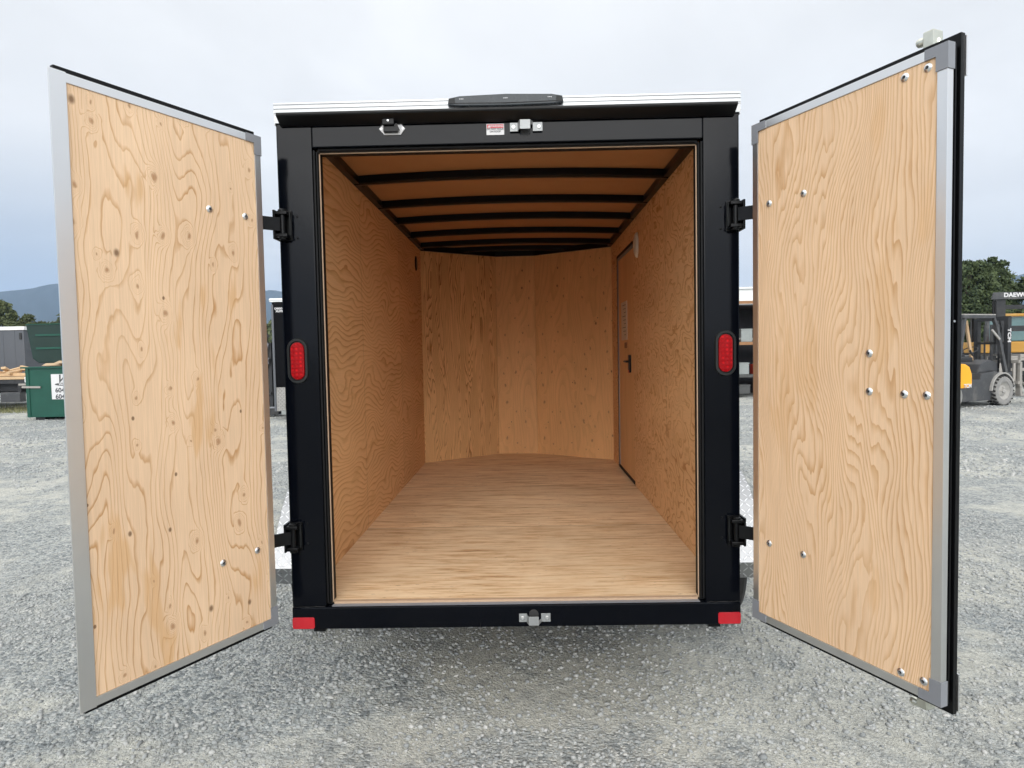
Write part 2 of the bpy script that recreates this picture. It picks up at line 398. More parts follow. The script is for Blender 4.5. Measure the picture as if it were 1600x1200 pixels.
def led_lens():
    nt = MAT['lens_red'].node_tree; g = G(nt); b = nt.nodes['Principled BSDF']
    p = g.obj(); v = g.vor(p, 58, rand=.15); d_ = v['Distance']
    c = g.mix(g.step(d_, .15, .5), (.60,.006,.010), (.26,.0008,.003)); g.put(b.inputs['Base Color'], c)
    g.put(b.inputs['Normal'], g.bump(g.m('ADD', d_, g.m('MULTIPLY', g.vor(p, 260, rand=.1)['Distance'], .5)), .8, .004))
led_lens()
simple('mud', (.16,.15,.14), .9, var=.3, nscale=30)

# gravel ground
def gravel():
    mt, g, b = newmat('gravel')
    p = g.obj(); x, y, z = g.sep(p); p2 = g.comb(x, y, 0.0)
    wob = g.vm('MULTIPLY', g.vm('SUBTRACT', g.noise(p2, 60, 2, color=True), (.5,.5,.5)), (.012,.012,0))
    pw = g.vm('ADD', p2, wob)
    va = g.vor(pw, 52, dim='2D'); vb = g.vor(pw, 118, dim='2D'); ea = g.vor(pw, 52, 'DISTANCE_TO_EDGE', dim='2D')
    patch = g.noise(p2, .55, 5, .6, .4); patch2 = g.noise(p2, 3.2, 4, .6)
    dense = g.step(g.m('ADD', patch, g.m('MULTIPLY', g.m('SUBTRACT', patch2, .5), .55)), .40, .58)
    ra = g.sep(va['Color']); rb = g.sep(vb['Color'])
    stone = g.ramp(ra[0], [(0, (.20,.215,.22)), (.35, (.33,.345,.345)), (.7, (.44,.45,.44)), (.93, (.51,.51,.49)), (1, (.58,.57,.54))])
    small = g.ramp(rb[0], [(0, (.30,.305,.30)), (.5, (.43,.435,.415)), (1, (.56,.555,.53))])
    fines = g.mix(g.noise(p2, 240, 3, .7), (.43,.43,.40), (.54,.535,.50))
    c = g.mix(g.step(rb[1], .25, .6), fines, small)
    c = g.mix(g.m('MULTIPLY', dense, g.step(ra[1], .15, .3)), c, stone)
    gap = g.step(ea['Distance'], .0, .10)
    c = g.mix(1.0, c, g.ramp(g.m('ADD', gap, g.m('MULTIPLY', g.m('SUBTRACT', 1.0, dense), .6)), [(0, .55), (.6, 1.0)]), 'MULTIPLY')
    tone = g.ramp(g.noise(p2, .18, 4, .6), [(.3, (.90,.91,.92)), (.7, (1.08,1.07,1.05))])
    c = g.mix(1.0, c, tone, 'MULTIPLY')
    c = g.mix(1.0, c, g.mix(dense, (1.05,1.045,.995), (.93,.955,.96)), 'MULTIPLY')
    c = g.mix(1.0, c, g.ramp(g.noise(p2, 14, 5, .75), [(.32, .80), (.68, 1.16)]), 'MULTIPLY')
    c = g.mix(1.0, c, g.ramp(g.noise(p2, 2.2, 4, .7), [(.3, .92), (.7, 1.07)]), 'MULTIPLY')
    # wheel tracks: long bands of finer, paler material
    tr = g.noise(g.comb(g.m('MULTIPLY', x, .12), g.m('MULTIPLY', y, .75), 4.0), 1.0, 4, .55, .3)
    c = g.mix(g.step(tr, .50, .66, 0.0, .18), c, (.42,.42,.40))
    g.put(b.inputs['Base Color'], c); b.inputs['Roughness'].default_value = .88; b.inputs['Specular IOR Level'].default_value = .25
    ha = g.m('MULTIPLY', g.m('SQRT', g.m('MAXIMUM', g.m('SUBTRACT', .5, va['Distance']), 0.0)), g.m('ADD', .35, g.m('MULTIPLY', dense, 1.0)))
    hb = g.m('MULTIPLY', g.m('SUBTRACT', .5, vb['Distance']), .45)
    hgt = g.m('ADD', g.m('ADD', ha, hb), g.m('MULTIPLY', ra[2], .5))
    hgt = g.m('ADD', hgt, g.m('MULTIPLY', g.noise(p2, 300, 3, .7), .3))
    nb = g.bump(hgt, .85, .012)
    g.put(b.inputs['Normal'], g.bump(g.noise(p2, 7, 5, .6), .5, .05, nb))
    for n in g.n:
        if n.type == 'MIX': n.clamp_result = False
gravel()
def stones_mat():
    mt, g, b = newmat('stones')
    r = g.new('ShaderNodeNewGeometry').outputs['Random Per Island']
    c = g.ramp(r, [(0, (.15,.165,.17)), (.3, (.27,.285,.285)), (.65, (.37,.38,.37)), (.93, (.45,.45,.43)), (1, (.54,.53,.50))])
    c = g.mix(.35, c, g.mix(g.noise(g.obj(), 160, 3, .6), (.22,.23,.23), (.52,.52,.50)))
    g.put(b.inputs['Base Color'], c); b.inputs['Roughness'].default_value = .85; b.inputs['Specular IOR Level'].default_value = .25
stones_mat()
simple('dumpster_green', (.002,.060,.038), .42, var=.25, nscale=2.5, dirt=(.010,.07,.048), dirt_amt=.5)
simple('dumpster_inside', (.0015,.020,.014), .6, var=.3, nscale=2)
simple('cardboard', (.48,.35,.22), .8)
simple('trailer_grey', (.085,.09,.10), .35, var=.08, nscale=1.2, coat=.2)
simple('white_paint', (.74,.75,.74), .45, var=.04, nscale=2, dirt=(.6,.59,.55), dirt_amt=.3)
simple('lumber', (.55,.38,.22), .75, var=.25, nscale=6)
simple('lumber_orange', (.28,.14,.06), .7, var=.25, nscale=6)
simple('machine_dark', (.05,.052,.056), .5, var=.3, nscale=6, dirt=(.17,.165,.15), dirt_amt=.5)
simple('machine_black', (.016,.017,.019), .55, var=.4, nscale=6, dirt=(.10,.095,.085), dirt_amt=.3)
simple('machine_yellow', (.42,.215,.03), .4, var=.08, nscale=4, dirt=(.4,.3,.15), dirt_amt=.35)
simple('machine_orange', (.85,.38,.012), .4, var=.05, nscale=4)
simple('machine_dusty', (.33,.32,.30), .8, var=.25, nscale=10)
simple('tyre_dusty', (.23,.225,.215), .85, var=.3, nscale=12)
simple('fork_steel', (.34,.32,.29), .7, metal=.3, var=.2)
simple('glass_tint', (.10,.17,.17), .08, var=.3, nscale=2, coat=.5)
simple('red_paint', (.50,.05,.03), .5)
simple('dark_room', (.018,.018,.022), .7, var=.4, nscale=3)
simple('shed_post', (.06,.062,.06), .6)
simple('bin_grey', (.25,.27,.26), .6)
simple('bark', (.09,.065,.045), .9, var=.3, nscale=12)
simple('mountain', (.018,.034,.042), .95, var=.45, nscale=.004)
def leaf(name, a, bb):
    mt, g, b = newmat(name)
    r = g.new('ShaderNodeNewGeometry').outputs['Random Per Island']
    c = g.mix(r, a, bb); c = g.mix(g.step(g.noise(g.obj(), .9, 3), .4, .65), c, tuple(x*1.25 for x in bb))
    g.put(b.inputs['Base Color'], c); b.inputs['Roughness'].default_value = .7
    b.inputs['Specular IOR Level'].default_value = .2
leaf('leaf_dark', (.022,.036,.018), (.075,.098,.042)); leaf('leaf_olive', (.045,.06,.022), (.10,.115,.05))
leaf('grass_blades', (.10,.12,.04), (.26,.25,.13))

# ------------------------------------------------------------------ ground
mb = MB(); S = 9000.0
bmesh.ops.create_grid(mb.bm, x_segments=40, y_segments=40, size=S/2)
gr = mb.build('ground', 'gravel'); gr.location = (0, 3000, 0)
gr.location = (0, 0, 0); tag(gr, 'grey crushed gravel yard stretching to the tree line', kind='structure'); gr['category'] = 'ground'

def icos():
    bm = bmesh.new(); bmesh.ops.create_icosphere(bm, subdivisions=1, radius=1.0)
    v = np.array([p.co[:] for p in bm.verts]); f = np.array([[q.index for q in p.verts] for p in bm.faces]); bm.free(); return v, f
def stones(n, sampler, smin, smax, name, label):
    V, F = icos(); P = sampler(n); n = len(P)
    s = smin+(smax-smin)*rng.random(n)**2.6
    ang = rng.random(n)*2*np.pi
    jit = 1+.30*(rng.random((n, len(V)))-.5)*2*.8
    sc3 = np.stack([s*(.8+.5*rng.random(n)), s*(.6+.5*rng.random(n)), s*(.38+.4*rng.random(n))], 1)
    L = V[None]*jit[..., None]*sc3[:, None]
    t = (rng.random(n)-.5)*.9; ct, st = np.cos(t)[:, None], np.sin(t)[:, None]      # tip a little
    L = np.stack([L[..., 0]*ct-L[..., 2]*st, L[..., 1], L[..., 0]*st+L[..., 2]*ct], -1)
    ca, sa = np.cos(ang)[:, None], np.sin(ang)[:, None]
    L = np.stack([L[..., 0]*ca-L[..., 1]*sa, L[..., 0]*sa+L[..., 1]*ca, L[..., 2]], -1)
    L[..., 0] += P[:, 0:1]; L[..., 1] += P[:, 1:2]; L[..., 2] += (sc3[:, 2]*.25)[:, None]
    idx = (F[None]+(np.arange(n)*len(V))[:, None, None]).reshape(-1)
    o = raw(name, L.reshape(-1, 3), idx, 3, 'stones')
    return tag(o, label, kind='stuff')
def vnoise(x, y, s):     # cheap smooth value noise for patchiness
    q = np.random.default_rng(5).random((64, 64)); X, Y = x*s+20, y*s+20
    i, j = np.floor(X).astype(int), np.floor(Y).astype(int); a, b_ = X-i, Y-j; a = a*a*(3-2*a); b_ = b_*b_*(3-2*b_)
    f = lambda p, r: q[p%64, r%64]
    return (f(i,j)*(1-a)+f(i+1,j)*a)*(1-b_)+(f(i,j+1)*(1-a)+f(i+1,j+1)*a)*b_
def near(n):
    x = rng.random(n)*8.4-4.2; y = -1.6+7.6*rng.random(n)**1.5
    d = .55*vnoise(x, y, .9)+.45*vnoise(x+7, y, 3.1)
    k = rng.random(n) < np.clip((d-.34)*4.2, .12, 1)
    return np.stack([x[k], y[k]], 1)
def far(n):
    y = 5+17*rng.random(n); sg_ = np.where(rng.random(n) < .5, -1, 1); x = sg_*(y*.18+1.2+rng.random(n)*(y*.75))
    d = .5*vnoise(x, y, .5)+.5*vnoise(x+7, y, 2.1); k = rng.random(n) < np.clip((d-.3)*3, .15, 1)
    return np.stack([x[k], y[k]], 1)
stones(60000, far, .009, .030, 'loose_stones', 'scattered larger stones across the far gravel yard')
st_ = stones(150000, near, .0028, .0145, 'loose_stones', 'loose crushed grey stones lying on the gravel yard')

# ------------------------------------------------------------------ mountains
def mountain(name, pts, dist, depth, label):
    """ridge line given as (azimuth deg, elevation deg); relief mesh falling away both sides"""
    az = np.array([p[0] for p in pts]); el = np.array([p[1] for p in pts])
    n = 260; A = np.linspace(az[0], az[-1], n); E = np.interp(A, az, el)
    k = np.linspace(0, 1, 19); vs = []
    q = np.random.default_rng(3)
    rn = sum(np.interp(A, np.linspace(az[0], az[-1], m_), q.random(m_)-.5)*a for m_, a in ((70, .10), (150, .04)))
    for t in k:
        r_ = dist-depth+2*depth*t; hgt = (1-abs(2*t-1)**1.25)
        H = dist*np.tan(np.radians(E+rn))*hgt*(1-.10*np.abs(np.sin(A*2.1+t*9))*(hgt < .999))
        a = np.radians(A); vs.append(np.stack([np.sin(a)*r_, np.cos(a)*r_, H-3], 1))
    vs = np.concatenate(vs); f = []
    for i in range(18):
        for j in range(n-1): f += [i*n+j, i*n+j+1, (i+1)*n+j+1, (i+1)*n+j]
    o = raw(name, vs, f, 4, 'mountain', smooth=True); return tag(o, label, kind='structure')
mountain('mountains', [(-62, 3.6), (-50, 4.1), (-42, 4.6), (-38, 4.75), (-36.2, 5.0), (-34.8, 5.45), (-33, 5.4), (-31, 4.9), (-26, 4.6), (-22, 5.0), (-20.4, 5.35), (-19.4, 5.15), (-18.6, 5.3), (-16, 4.8), (-8, 4.0), (4, 3.7), (15, 3.3), (24, 3.0), (31, 3.4), (34.5, 4.2), (37, 4.9), (44, 5.4), (60, 5.0)], 3200, 900, 'forested blue mountain ridge far behind the yard')

# ------------------------------------------------------------------ THE TRAILER (open to the camera; rear face on y = 0)
T = empty('cargo_trailer', (0, 0, 0))
tag(T, 'large black cargo trailer with both rear doors swung open on a bare plywood interior', 'cargo trailer')
H0 = .42; ZT = 2.471; OX = .755; WX = .88; FL = .52; CE = 2.516
# posts
for s in (-1, 1):
    mb = MB(); a, b_ = sorted((s*.915, s*.775)); mb.box(a, b_, 0, .07, .512, ZT)
    o = mb.build('corner_post', 'black_paint', T, bevel=.005)
    mb = MB(); a, b_ = sorted((s*.7745, s*.757)); mb.box(a, b_, .028, .085, .5125, 2.36); 
    a, b_ = sorted((s*.7742, s*.7675)); mb.box(a, b_, .012, .0275, .523, 2.36)
    mb.tube([(s*.7615, .020, .525), (s*.7615, .020, 2.355)], .0038, 8)
    mb.build('door_seal', 'rubber', T)
    mb = MB(); a, b_ = sorted((s*.7565, s*.7525)); mb.box(a, b_, .032, .037, FL, 2.352); mb.build('jamb_lining', 'ply_edge', T)
    for z in (2.098, 2.012, .857, .775):
        mb = MB(); mb.lathe([(.0045, 0), (.0035, .002), (.001, .003)], (s*.842, -.0005, z), (0, -1, 0), 10); mb.build('rivet', 'black_semi', T)
# header between posts (front face flush; 2 mm seams at the joints)
mb = MB(); mb.box(-.7735, .7735, .0015, .07, 2.368, ZT); mb.build('header', 'black_paint', T, bevel=.004)
mb = MB(); mb.box(-.757, .757, .020, .09, 2.355, 2.3675); mb.tube([(-.75, .016, 2.361), (.75, .016, 2.361)], .004, 8); mb.build('door_seal', 'rubber', T)
mb = MB(); mb.box(-.7520, .7520, .032, .037, 2.3505, 2.3545); mb.build('jamb_lining', 'ply_edge', T)
# sill / bumper
mb = MB(); mb.box(-.915, .915, -.006, .0495, H0, .5105); mb.build('rear_sill', 'black_paint', T, bevel=.005)
mb = MB(); mb.box(-.7535, .7535, .004, .0298, .5107, .5122); mb.build('sill_strip', 'bracket_grey', T)
q = np.random.default_rng(4)
for s in (-1, 1):
    mb = MB(); xs = np.linspace(.780, .912, 26); mb.tube([(s*x, -.0012+.0006*q.standard_normal(), .5115+.0008*q.standard_normal()) for x in xs], [.0018+.0007*q.random() for _ in xs], 6); mb.build('weld_bead', 'black_semi', T, smooth=True)
# rain hood and aluminium roof trim
mb = MB(); mb.prism([(-.003, 2.449), (-.010, 2.449), (-.058, 2.474), (-.060, 2.479), (-.058, 2.487), (-.0, 2.4935), (.02, 2.49), (.02, 2.4725), (-.003, 2.4725)], -.893, .893, 'yz')
mb.build('rain_hood', 'hood_paint', T)
mb = MB(); mb.box(-.917, .917, -.012, .05, 2.4955, 2.541)
for z in (2.503, 2.519, 2.535): mb.box(-.918, .918, -.0155, -.0122, z-.0022, z+.0022)
mb.build('roof_trim', 'aluminium_trim', T)
for s in (-1, 1):
    mb = MB(); a, b_ = sorted((s*.917, s*.921)); mb.box(a, b_, .0, 3.6, 2.46, 2.5405)
    for z in (2.475, 2.50, 2.525):
        a, b_ = sorted((s*.9212, s*.9235)); mb.box(a, b_, .0, 3.6, z-.002, z+.002)
    a, b_ = sorted((s*.898, s*.9165)); mb.box(a, b_, -.010, .0, 2.463, 2.495)
    mb.build('roof_trim', 'aluminium_trim', T)
# third-brake/ID light bar on the roof trim
mb = MB(); mb.prism([(-.226, 2.507), (-.222, 2.533), (-.18, 2.541), (0, 2.546), (.18, 2.5415), (.222, 2.534), (.226, 2.508), (.18, 2.504), (0, 2.501), (-.18, 2.5035)], -.036, -.0158, 'xz')
lamp = mb.build('light_bar', 'lamp_smoke', T, bevel=.004)
mb = MB(); mb.tube([(-.205, -.0365, 2.514), (0, -.038, 2.5105), (.205, -.0365, 2.5145)], .0014, 6)
mb.build('seam', 'ink_and_recess', lamp)
for x in (-.172, 0, .172):
    mb = MB()
    for k in (-1, 0, 1): mb.box(x+k*.006-.0018, x+k*.006+.0018, -.0375, -.0362, 2.5275, 2.5305)
    mb.build('diode', 'lamp_clear', lamp)
mb = MB(); mb.lathe([(.003, 0), (.0025, .002)], (0, -.0362, 2.505), (0, -1, 0), 12); mb.build('screw', 'ink_and_recess', lamp)
for s in (-1, 1):
    mb = MB(); mb.prism([(s*.196, 2.512), (s*.2225, 2.5115), (s*.2215, 2.5305), (s*.198, 2.5345)], -.0385, -.0362, 'xz'); mb.build('end_cap', 'grommet', lamp, bevel=.001)

# keeper brackets (bottom and top)
def keeper(z, flip):
    c = .079; k = -1 if flip else 1
    mb = MB()
    y0 = -.0075
    def plate(x0, x1, za, zb, y): mb.box(x0, x1, y-.004, y, za, zb)
    plate(c-.064, c-.032, z-.017, z+.017, y0); plate(c+.026, c+.064, z-.017, z+.017, y0)
    # bent saddle
    a, b_ = c-.024, c+.015
    mb.hexa([(c-.034, y0-.004, z-.017), (a, y0-.028, z-.017-.006*k), (a, y0-.024, z-.017-.006*k), (c-.034, y0, z-.017), (c-.034, y0-.004, z+.017), (a, y0-.028, z+.017-.006*k), (a, y0-.024, z+.017-.006*k), (c-.034, y0, z+.017)])
    mb.box(a-.0005, b_+.0005, y0-.0285, y0-.0245, z-.019-.004*k, z+.017-.004*k)
    lo, hi = (z-.021, z-.004) if k > 0 else (z+.004, z+.021)
    mb.hexa([(c+.027, y0-.0042, lo+.003), (b_, y0-.028, lo), (b_, y0-.024, lo), (c+.027, y0-.0002, lo+.003), (c+.027, y0-.0042, hi), (b_, y0-.028, hi), (b_, y0-.024, hi), (c+.027, y0-.0002, hi)])
    o = mb.build('latch_keeper', 'zinc_yellow' if False else 'keeper_grey', T, bevel=.0012)
    for x in (c-.050, c+.050):
        q = MB(); q.lathe([(.0078, 0), (.0078, .002), (.006, .0042), (.0025, .0045), (.0022, .003)], (x, y0-.0038, z), (0, -1, 0), 16); q.build('bolt', 'zinc', o, smooth=True)
    q = MB(); q.lathe([(.020, 0), (.0185, .001)], (c-.004, (-.0063 if z < 1 else .0012), z+.012*k), (0, -1, 0), 20); q.build('slot', 'ink_and_recess', o)
simple('keeper_grey', (.27,.28,.28), .42, metal=.35, var=.1, nscale=50)
keeper(.459, False); keeper(2.425, True)
# hold-back latch with black rubber body on a zinc plate
mb = MB(); cx, cz = -.452, 2.433
mb.prism([(cx-.052, cz), (cx-.034, cz+.020), (cx+.034, cz+.020), (cx+.052, cz), (cx+.034, cz-.024), (cx-.030, cz-.024)], -.0035, .001, 'xz')
lt = mb.build('door_catch', 'catch_plate' if 'catch_plate' in MAT else 'sticker_white', T, bevel=.001)
mb = MB(); mb.box(cx-.031, cx+.026, -.022, -.0037, cz-.018, cz+.006, .003); mb.box(cx-.033, cx+.013, -.034, -.012, cz+.0065, cz+.034, .004)
mb.bar((cx+.018, -.022, cz+.012), (cx+.030, -.022, cz-.014), .006, .010); mb.build('catch_body', 'black_semi', lt)
for x, y, z in ((-.010, -.0342, .022), (-.043, -.0036, 0), (.043, -.0036, 0)):
    mb = MB(); mb.lathe([(.0042, 0), (.004, .0015), (.002, .002)], (cx+x, y, cz+z), (0, -1, 0), 12); mb.build('screw', 'zinc', lt, smooth=True)
# warning sticker
st = MB().box(-.078, -.008, -.0006, .001, 2.400, 2.443).build('warning_sticker', 'sticker_white', T)
MB().box(-.0755, -.0105, -.0012, -.0008, 2.4265, 2.4405).build('sticker_band', 'sticker_red', st)
MB().prism([(-.0735, 2.4285), (-.0615, 2.4285), (-.0675, 2.439)], -.0018, -.0014, 'xz').build('hazard_triangle', 'sticker_white', st)
text('lettering', 'WARNING', .0125, 'sticker_white', (-.0365, -.0014, 2.4335), (1,0,0), (0,0,1), st, .0003, .92, bold=.0003)
text('lettering', 'DO NOT WALK\nON ROOF', .0098, 'ink_and_recess', (-.0435, -.0010, 2.4175), (1,0,0), (0,0,1), st, .0003, .95, bold=.0003)

# oval tail lights, bottom reflectors
def stadium(w_, h_, n=12):
    r_ = w_/2; q = h_/2-r_
    return [(r_*math.cos(t), q+r_*math.sin(t)) for t in np.linspace(0, math.pi, n)]+[(r_*math.cos(t), -q+r_*math.sin(t)) for t in np.linspace(math.pi, 2*math.pi, n)]
for s, cz in ((-1, 1.521), (1, 1.521)):
    cx = s*.858; mb = MB()
    A = [mb.bm.verts.new((cx+x, -.0005, cz+z)) for x, z in stadium(.088, .186)]; B = [mb.bm.verts.new((cx+x, -.009, cz+z)) for x, z in stadium(.080, .178)]
    C_ = [mb.bm.verts.new((cx+x, -.009, cz+z)) for x, z in stadium(.064, .162)]; D = [mb.bm.verts.new((cx+x, -.002, cz+z)) for x, z in stadium(.060, .158)]
    n = len(A)
    for P_, Q_ in ((A, B), (B, C_), (C_, D)):
        for k in range(n): mb.bm.faces.new((P_[k], P_[(k+1)%n], Q_[(k+1)%n], Q_[k]))
    mb.bm.faces.new(D)
    tl = mb.build('tail_light', 'grommet', T, smooth=True)
    mb = MB(); A = [mb.bm.verts.new((cx+x, -.003, cz+z)) for x, z in stadium(.0565, .152)]; B = [mb.bm.verts.new((cx+x, -.0085, cz+z)) for x, z in stadium(.054, .149)]; C_ = [mb.bm.verts.new((cx+x, -.0105, cz+z)) for x, z in stadium(.044, .139)]
    for P_, Q_ in ((A, B), (B, C_)):
        for k in range(n): mb.bm.faces.new((P_[k], P_[(k+1)%n], Q_[(k+1)%n], Q_[k]))
    mb.bm.faces.new(C_)
    mb.build('lens', 'lens_red', tl, smooth=True)
    a, b_ = sorted((s*.914, s*.823))
    cr = (a+b_)/2; hw_, hh_, rr = (b_-a)/2, .0235, .008
    pol = [(cr+sx_*(hw_-rr)+rr*math.cos(t+t0), .447+sz_*(hh_-rr)+rr*math.sin(t+t0)) for sx_, sz_, t0 in ((1,1,0),(-1,1,math.pi/2),(-1,-1,math.pi),(1,-1,1.5*math.pi)) for t in np.linspace(0, math.pi/2, 5)]
    MB().prism(pol, -.0105, -.0062, 'xz').build('reflector', 'reflector_red', T, bevel=.0012)

# door hinge brackets on the posts
for s in (-1, 1):
    for z in (2.062, .808):
        mb = MB(); a, b_ = sorted((s*.925, s*.858)); 
        mb.box(*sorted((s*.925, s*.917)), -.045, .055, z-.058, z+.056)
        mb.box(*sorted((s*.9165, s*.862)), -.008, -.0005, z-.060, z+.058)
        mb.box(*sorted((s*.914, s*.868)), -.050, -.0085, z+.036, z+.050, .003)
        mb.box(*sorted((s*.914, s*.868)), -.050, -.0085, z-.052, z-.038, .003)
        hb = mb.build('hinge_bracket', 'black_semi', T, bevel=.0015)
        q = MB(); q.tube([(s*.890, -.032, z-.060), (s*.890, -.032, z+.060)], .011, 14); q.lathe([(.017, 0), (.017, .006), (.012, .010)], (s*.890, -.032, z+.0505), (0,0,1), 16); q.lathe([(.016, 0), (.015, .008)], (s*.890, -.032, z-.0525), (0,0,-1), 16)
        q.build('hinge_pin', 'black_semi', hb, smooth=True)
        q = MB(); q.tube([(s*.866, -.010, z+.05), (s*.866, -.020, z+.045), (s*.864, -.022, z), (s*.866, -.020, z-.042), (s*.866, -.010, z-.05)], .0032, 8)
        q.build('retaining_clip', 'grommet', hb, smooth=True)

# interior
MB().box(-.8995, .8995, .091, 3.9, FL-.018, FL).build('floor_base', 'black_semi', T) if False else None
fl = MB(); fl.prism([(-.88, .051), (.88, .051), (.88, 3.55), (.181, 4.03), (-.206, 4.05), (-.88, 3.55)], FL-.018, FL, 'xy'); fl.build('floor', 'ply_floor', T)
MB().box(-.7505, .7505, .030, .0512, .5112, FL+.0012).build('threshold', 'ply_edge', T)
LW = MB().box(-.889, -.88, .071, 3.55, FL-.02, CE).build('side_wall_panel', 'ply_wall', T); LW['label'] = 'plywood wall panel with wavy horizontal grain'
# right wall with the side door opening y 2.36 .. 3.16, z .545 .. 2.33
mb = MB(); mb.box(.88, .889, .071, 2.345, FL-.02, CE); mb.box(.88, .889, 3.175, 3.55, FL-.02, CE); mb.box(.88, .889, 2.3455, 3.1745, 2.345, CE)
RW = mb.build('side_wall_panel', 'ply_wall_loops', T); RW['label'] = 'plywood wall panel with looping grain round the side door'
sdr = MB().box(.8815, .8895, 2.353, 3.155, .548, 2.325).build('side_door', 'ply_door', T)
mb = MB(); mb.box(.8745, .8895, 3.1555, 3.1745, .535, 2.3445); mb.box(.8745, .8895, 2.3457, 3.155, 2.3255, 2.3447); mb.box(.8745, .8895, 2.3457, 3.155, .526, .5475)
mb.build('door_gasket', 'rubber', sdr)
mb = MB(); mb.box(.876, .8813, 3.122, 3.153, .549, 2.3235); mb.box(.876, .8813, 2.355, 3.1215, 2.297, 2.3235); mb.build('door_trim', 'bracket_grey', sdr)
mb = MB(); mb.box(.866, .8813, 2.49, 2.555, 1.365, 1.50, .003); mb.tube([(.866, 2.52, 1.45), (.848, 2.52, 1.45), (.845, 2.60, 1.45)], .008, 8)
mb.build('door_lock', 'black_semi', sdr)
MB().box(.8655, .868, 2.497, 2.548, 1.362, 1.385).build('lock_tab', 'red_paint', sdr)
k = MB().box(.8785, .8812, 2.66, 2.96, 1.62, 1.93).build('paper_notice', 'notice_paper' if 'notice_paper' in MAT else 'plastic_cream', sdr)
mb = MB()
for i in range(9): mb.box(.8779, .8784, 2.72, 2.90-(i%3)*.05, 1.90-i*.030, 1.904-i*.030)
mb.build('printed_lines', 'ink_and_recess', k)
MB().box(.8785, .8812, 2.68, 2.80, 1.555, 1.60).build('small_notice', 'lumber_orange', sdr)
for z in (.86, .80):
    mb = MB(); mb.lathe([(.006, 0), (.004, .003)], (.8812, 2.375, z), (-1, 0, 0), 10); mb.build('screw', 'ply_edge', sdr)
mb = MB(); mb.lathe([(.062, 0), (.062, .006), (.055, .018), (.03, .026), (.004, .028)], (0, 0, 0), (-1, 0, 0), 28)
for v in mb.bm.verts: v.co = Vector((v.co.x+.8798, v.co.y*.8+2.15, v.co.z*1.45+2.285))
mb.build('wall_vent', 'plastic_cream', T, smooth=True)
mb = MB(); mb.lathe([(.05, 0), (.05, .006), (.044, .012), (.01, .013)], (0, 0, 0), (1, 0, 0), 28)
for v in mb.bm.verts: v.co = Vector((v.co.x-.8798, v.co.y*.8+3.26, v.co.z*1.3+2.335))
mb.build('wall_vent', 'black_semi', T, smooth=True)
# nose: three facets
def facet(a, b_, mat):
    a, b_ = Vector((*a, 0)), Vector((*b_, 0)); d = (b_-a).normalized(); n = Vector((-d.y, d.x, 0))*.009
    o = MB().hexa([Vector((*p[:2], z)) for z in (FL-.018, CE+.005) for p in (Vector((0,0,0)), Vector(((b_-a).length, 0, 0)), Vector(((b_-a).length, .009, 0)), Vector((0, .009, 0)))]).build('nose_panel', mat, T)
    o.location = a; o.rotation_euler = (0, 0, math.atan2(d.y, d.x)); return o
facet((-.882, 3.548), (-.2065, 4.045), 'ply_nose_fine'); facet((-.2055, 4.046), (.181, 4.026), 'ply_nose_knots'); facet((.182, 4.025), (.882, 3.548), 'ply_nose_knots')
# roof: brown ply ceiling gently cambered, roof bows, rails
NX = 16
def camber(x): return .024*(1-(x/.9)**2)
mb = MB(); gx = np.linspace(-.90, .90, NX+1)
rows = [[mb.bm.verts.new((x, y, 2.533+camber(x)+dz_)) for x in gx] for y, dz_ in ((.072, 0), (4.05, 0), (4.05, .004), (.072, .004))]
for i in range(4):
    A, B = rows[i], rows[(i+1)%4]
    for k in range(NX): mb.bm.faces.new((A[k], A[k+1], B[k+1], B[k]))
mb.build('ceiling_panel', 'luan', T, smooth=True)
mb = MB(); rows = [[mb.bm.verts.new((x, y, 2.5395+camber(x))) for x in gx] for y in (.051, 4.1)]
for k in range(NX): mb.bm.faces.new((rows[0][k], rows[0][k+1], rows[1][k+1], rows[1][k]))
mb.build('roof_skin', 'aluminium_trim', T, smooth=True)
for y in (1.10, 1.73, 2.27, 2.86, 3.40, 3.80):
    hw = .872 if y < 3.5 else .872-(y-3.55)*1.15
    mb = MB(); xs = np.linspace(-hw, hw, 13); w_ = .026
    P = [[(x, y+a, z+camber(x)) for x in xs] for a, z in ((-w_, 2.531), (-w_, 2.494), (-w_*.55, 2.486), (w_*.55, 2.486), (w_, 2.494), (w_, 2.531))]
    P = [[mb.bm.verts.new(q) for q in r_] for r_ in P]
    for i in range(5):
        for k in range(12): mb.bm.faces.new((P[i][k], P[i][k+1], P[i+1][k+1], P[i+1][k]))
    mb.build('roof_bow', 'black_semi', T, smooth=True)
for s in (-1, 1):
    mb = MB(); mb.box(*sorted((s*.879, s*.845)), .10, 3.56, 2.492, 2.532); mb.build('roof_rail', 'black_semi', T)
mb = MB(); pts = [(-.87, 3.545, 2.509), (-.206, 4.03, 2.509), (.181, 4.012, 2.509), (.87, 3.545, 2.509)]
for a, b_ in zip(pts, pts[1:]): mb.bar(a, b_, .03, .044)
mb.build('nose_rail', 'black_semi', T)
mb = MB(); mb.prism([(-.9, 3.4), (.9, 3.4), (.9, 3.57), (.19, 4.10), (-.21, 4.12), (-.9, 3.57)], 2.5725, 2.58, 'xy'); mb.build('nose_cap', 'black_semi', T)
mb = MB()
for a, b_ in zip([(-.90, 3.575), (-.21, 4.075), (.185, 4.055)], [(-.21, 4.075), (.185, 4.055), (.90, 3.575)]): mb.bar((*a, 2.54), (*b_, 2.54), .02, .064)
mb.build('nose_cap', 'black_semi', T)
mb = MB(); mb.box(-.755, .755, .071, .10, 2.47, 2.53); mb.build('roof_rail', 'black_semi', T)
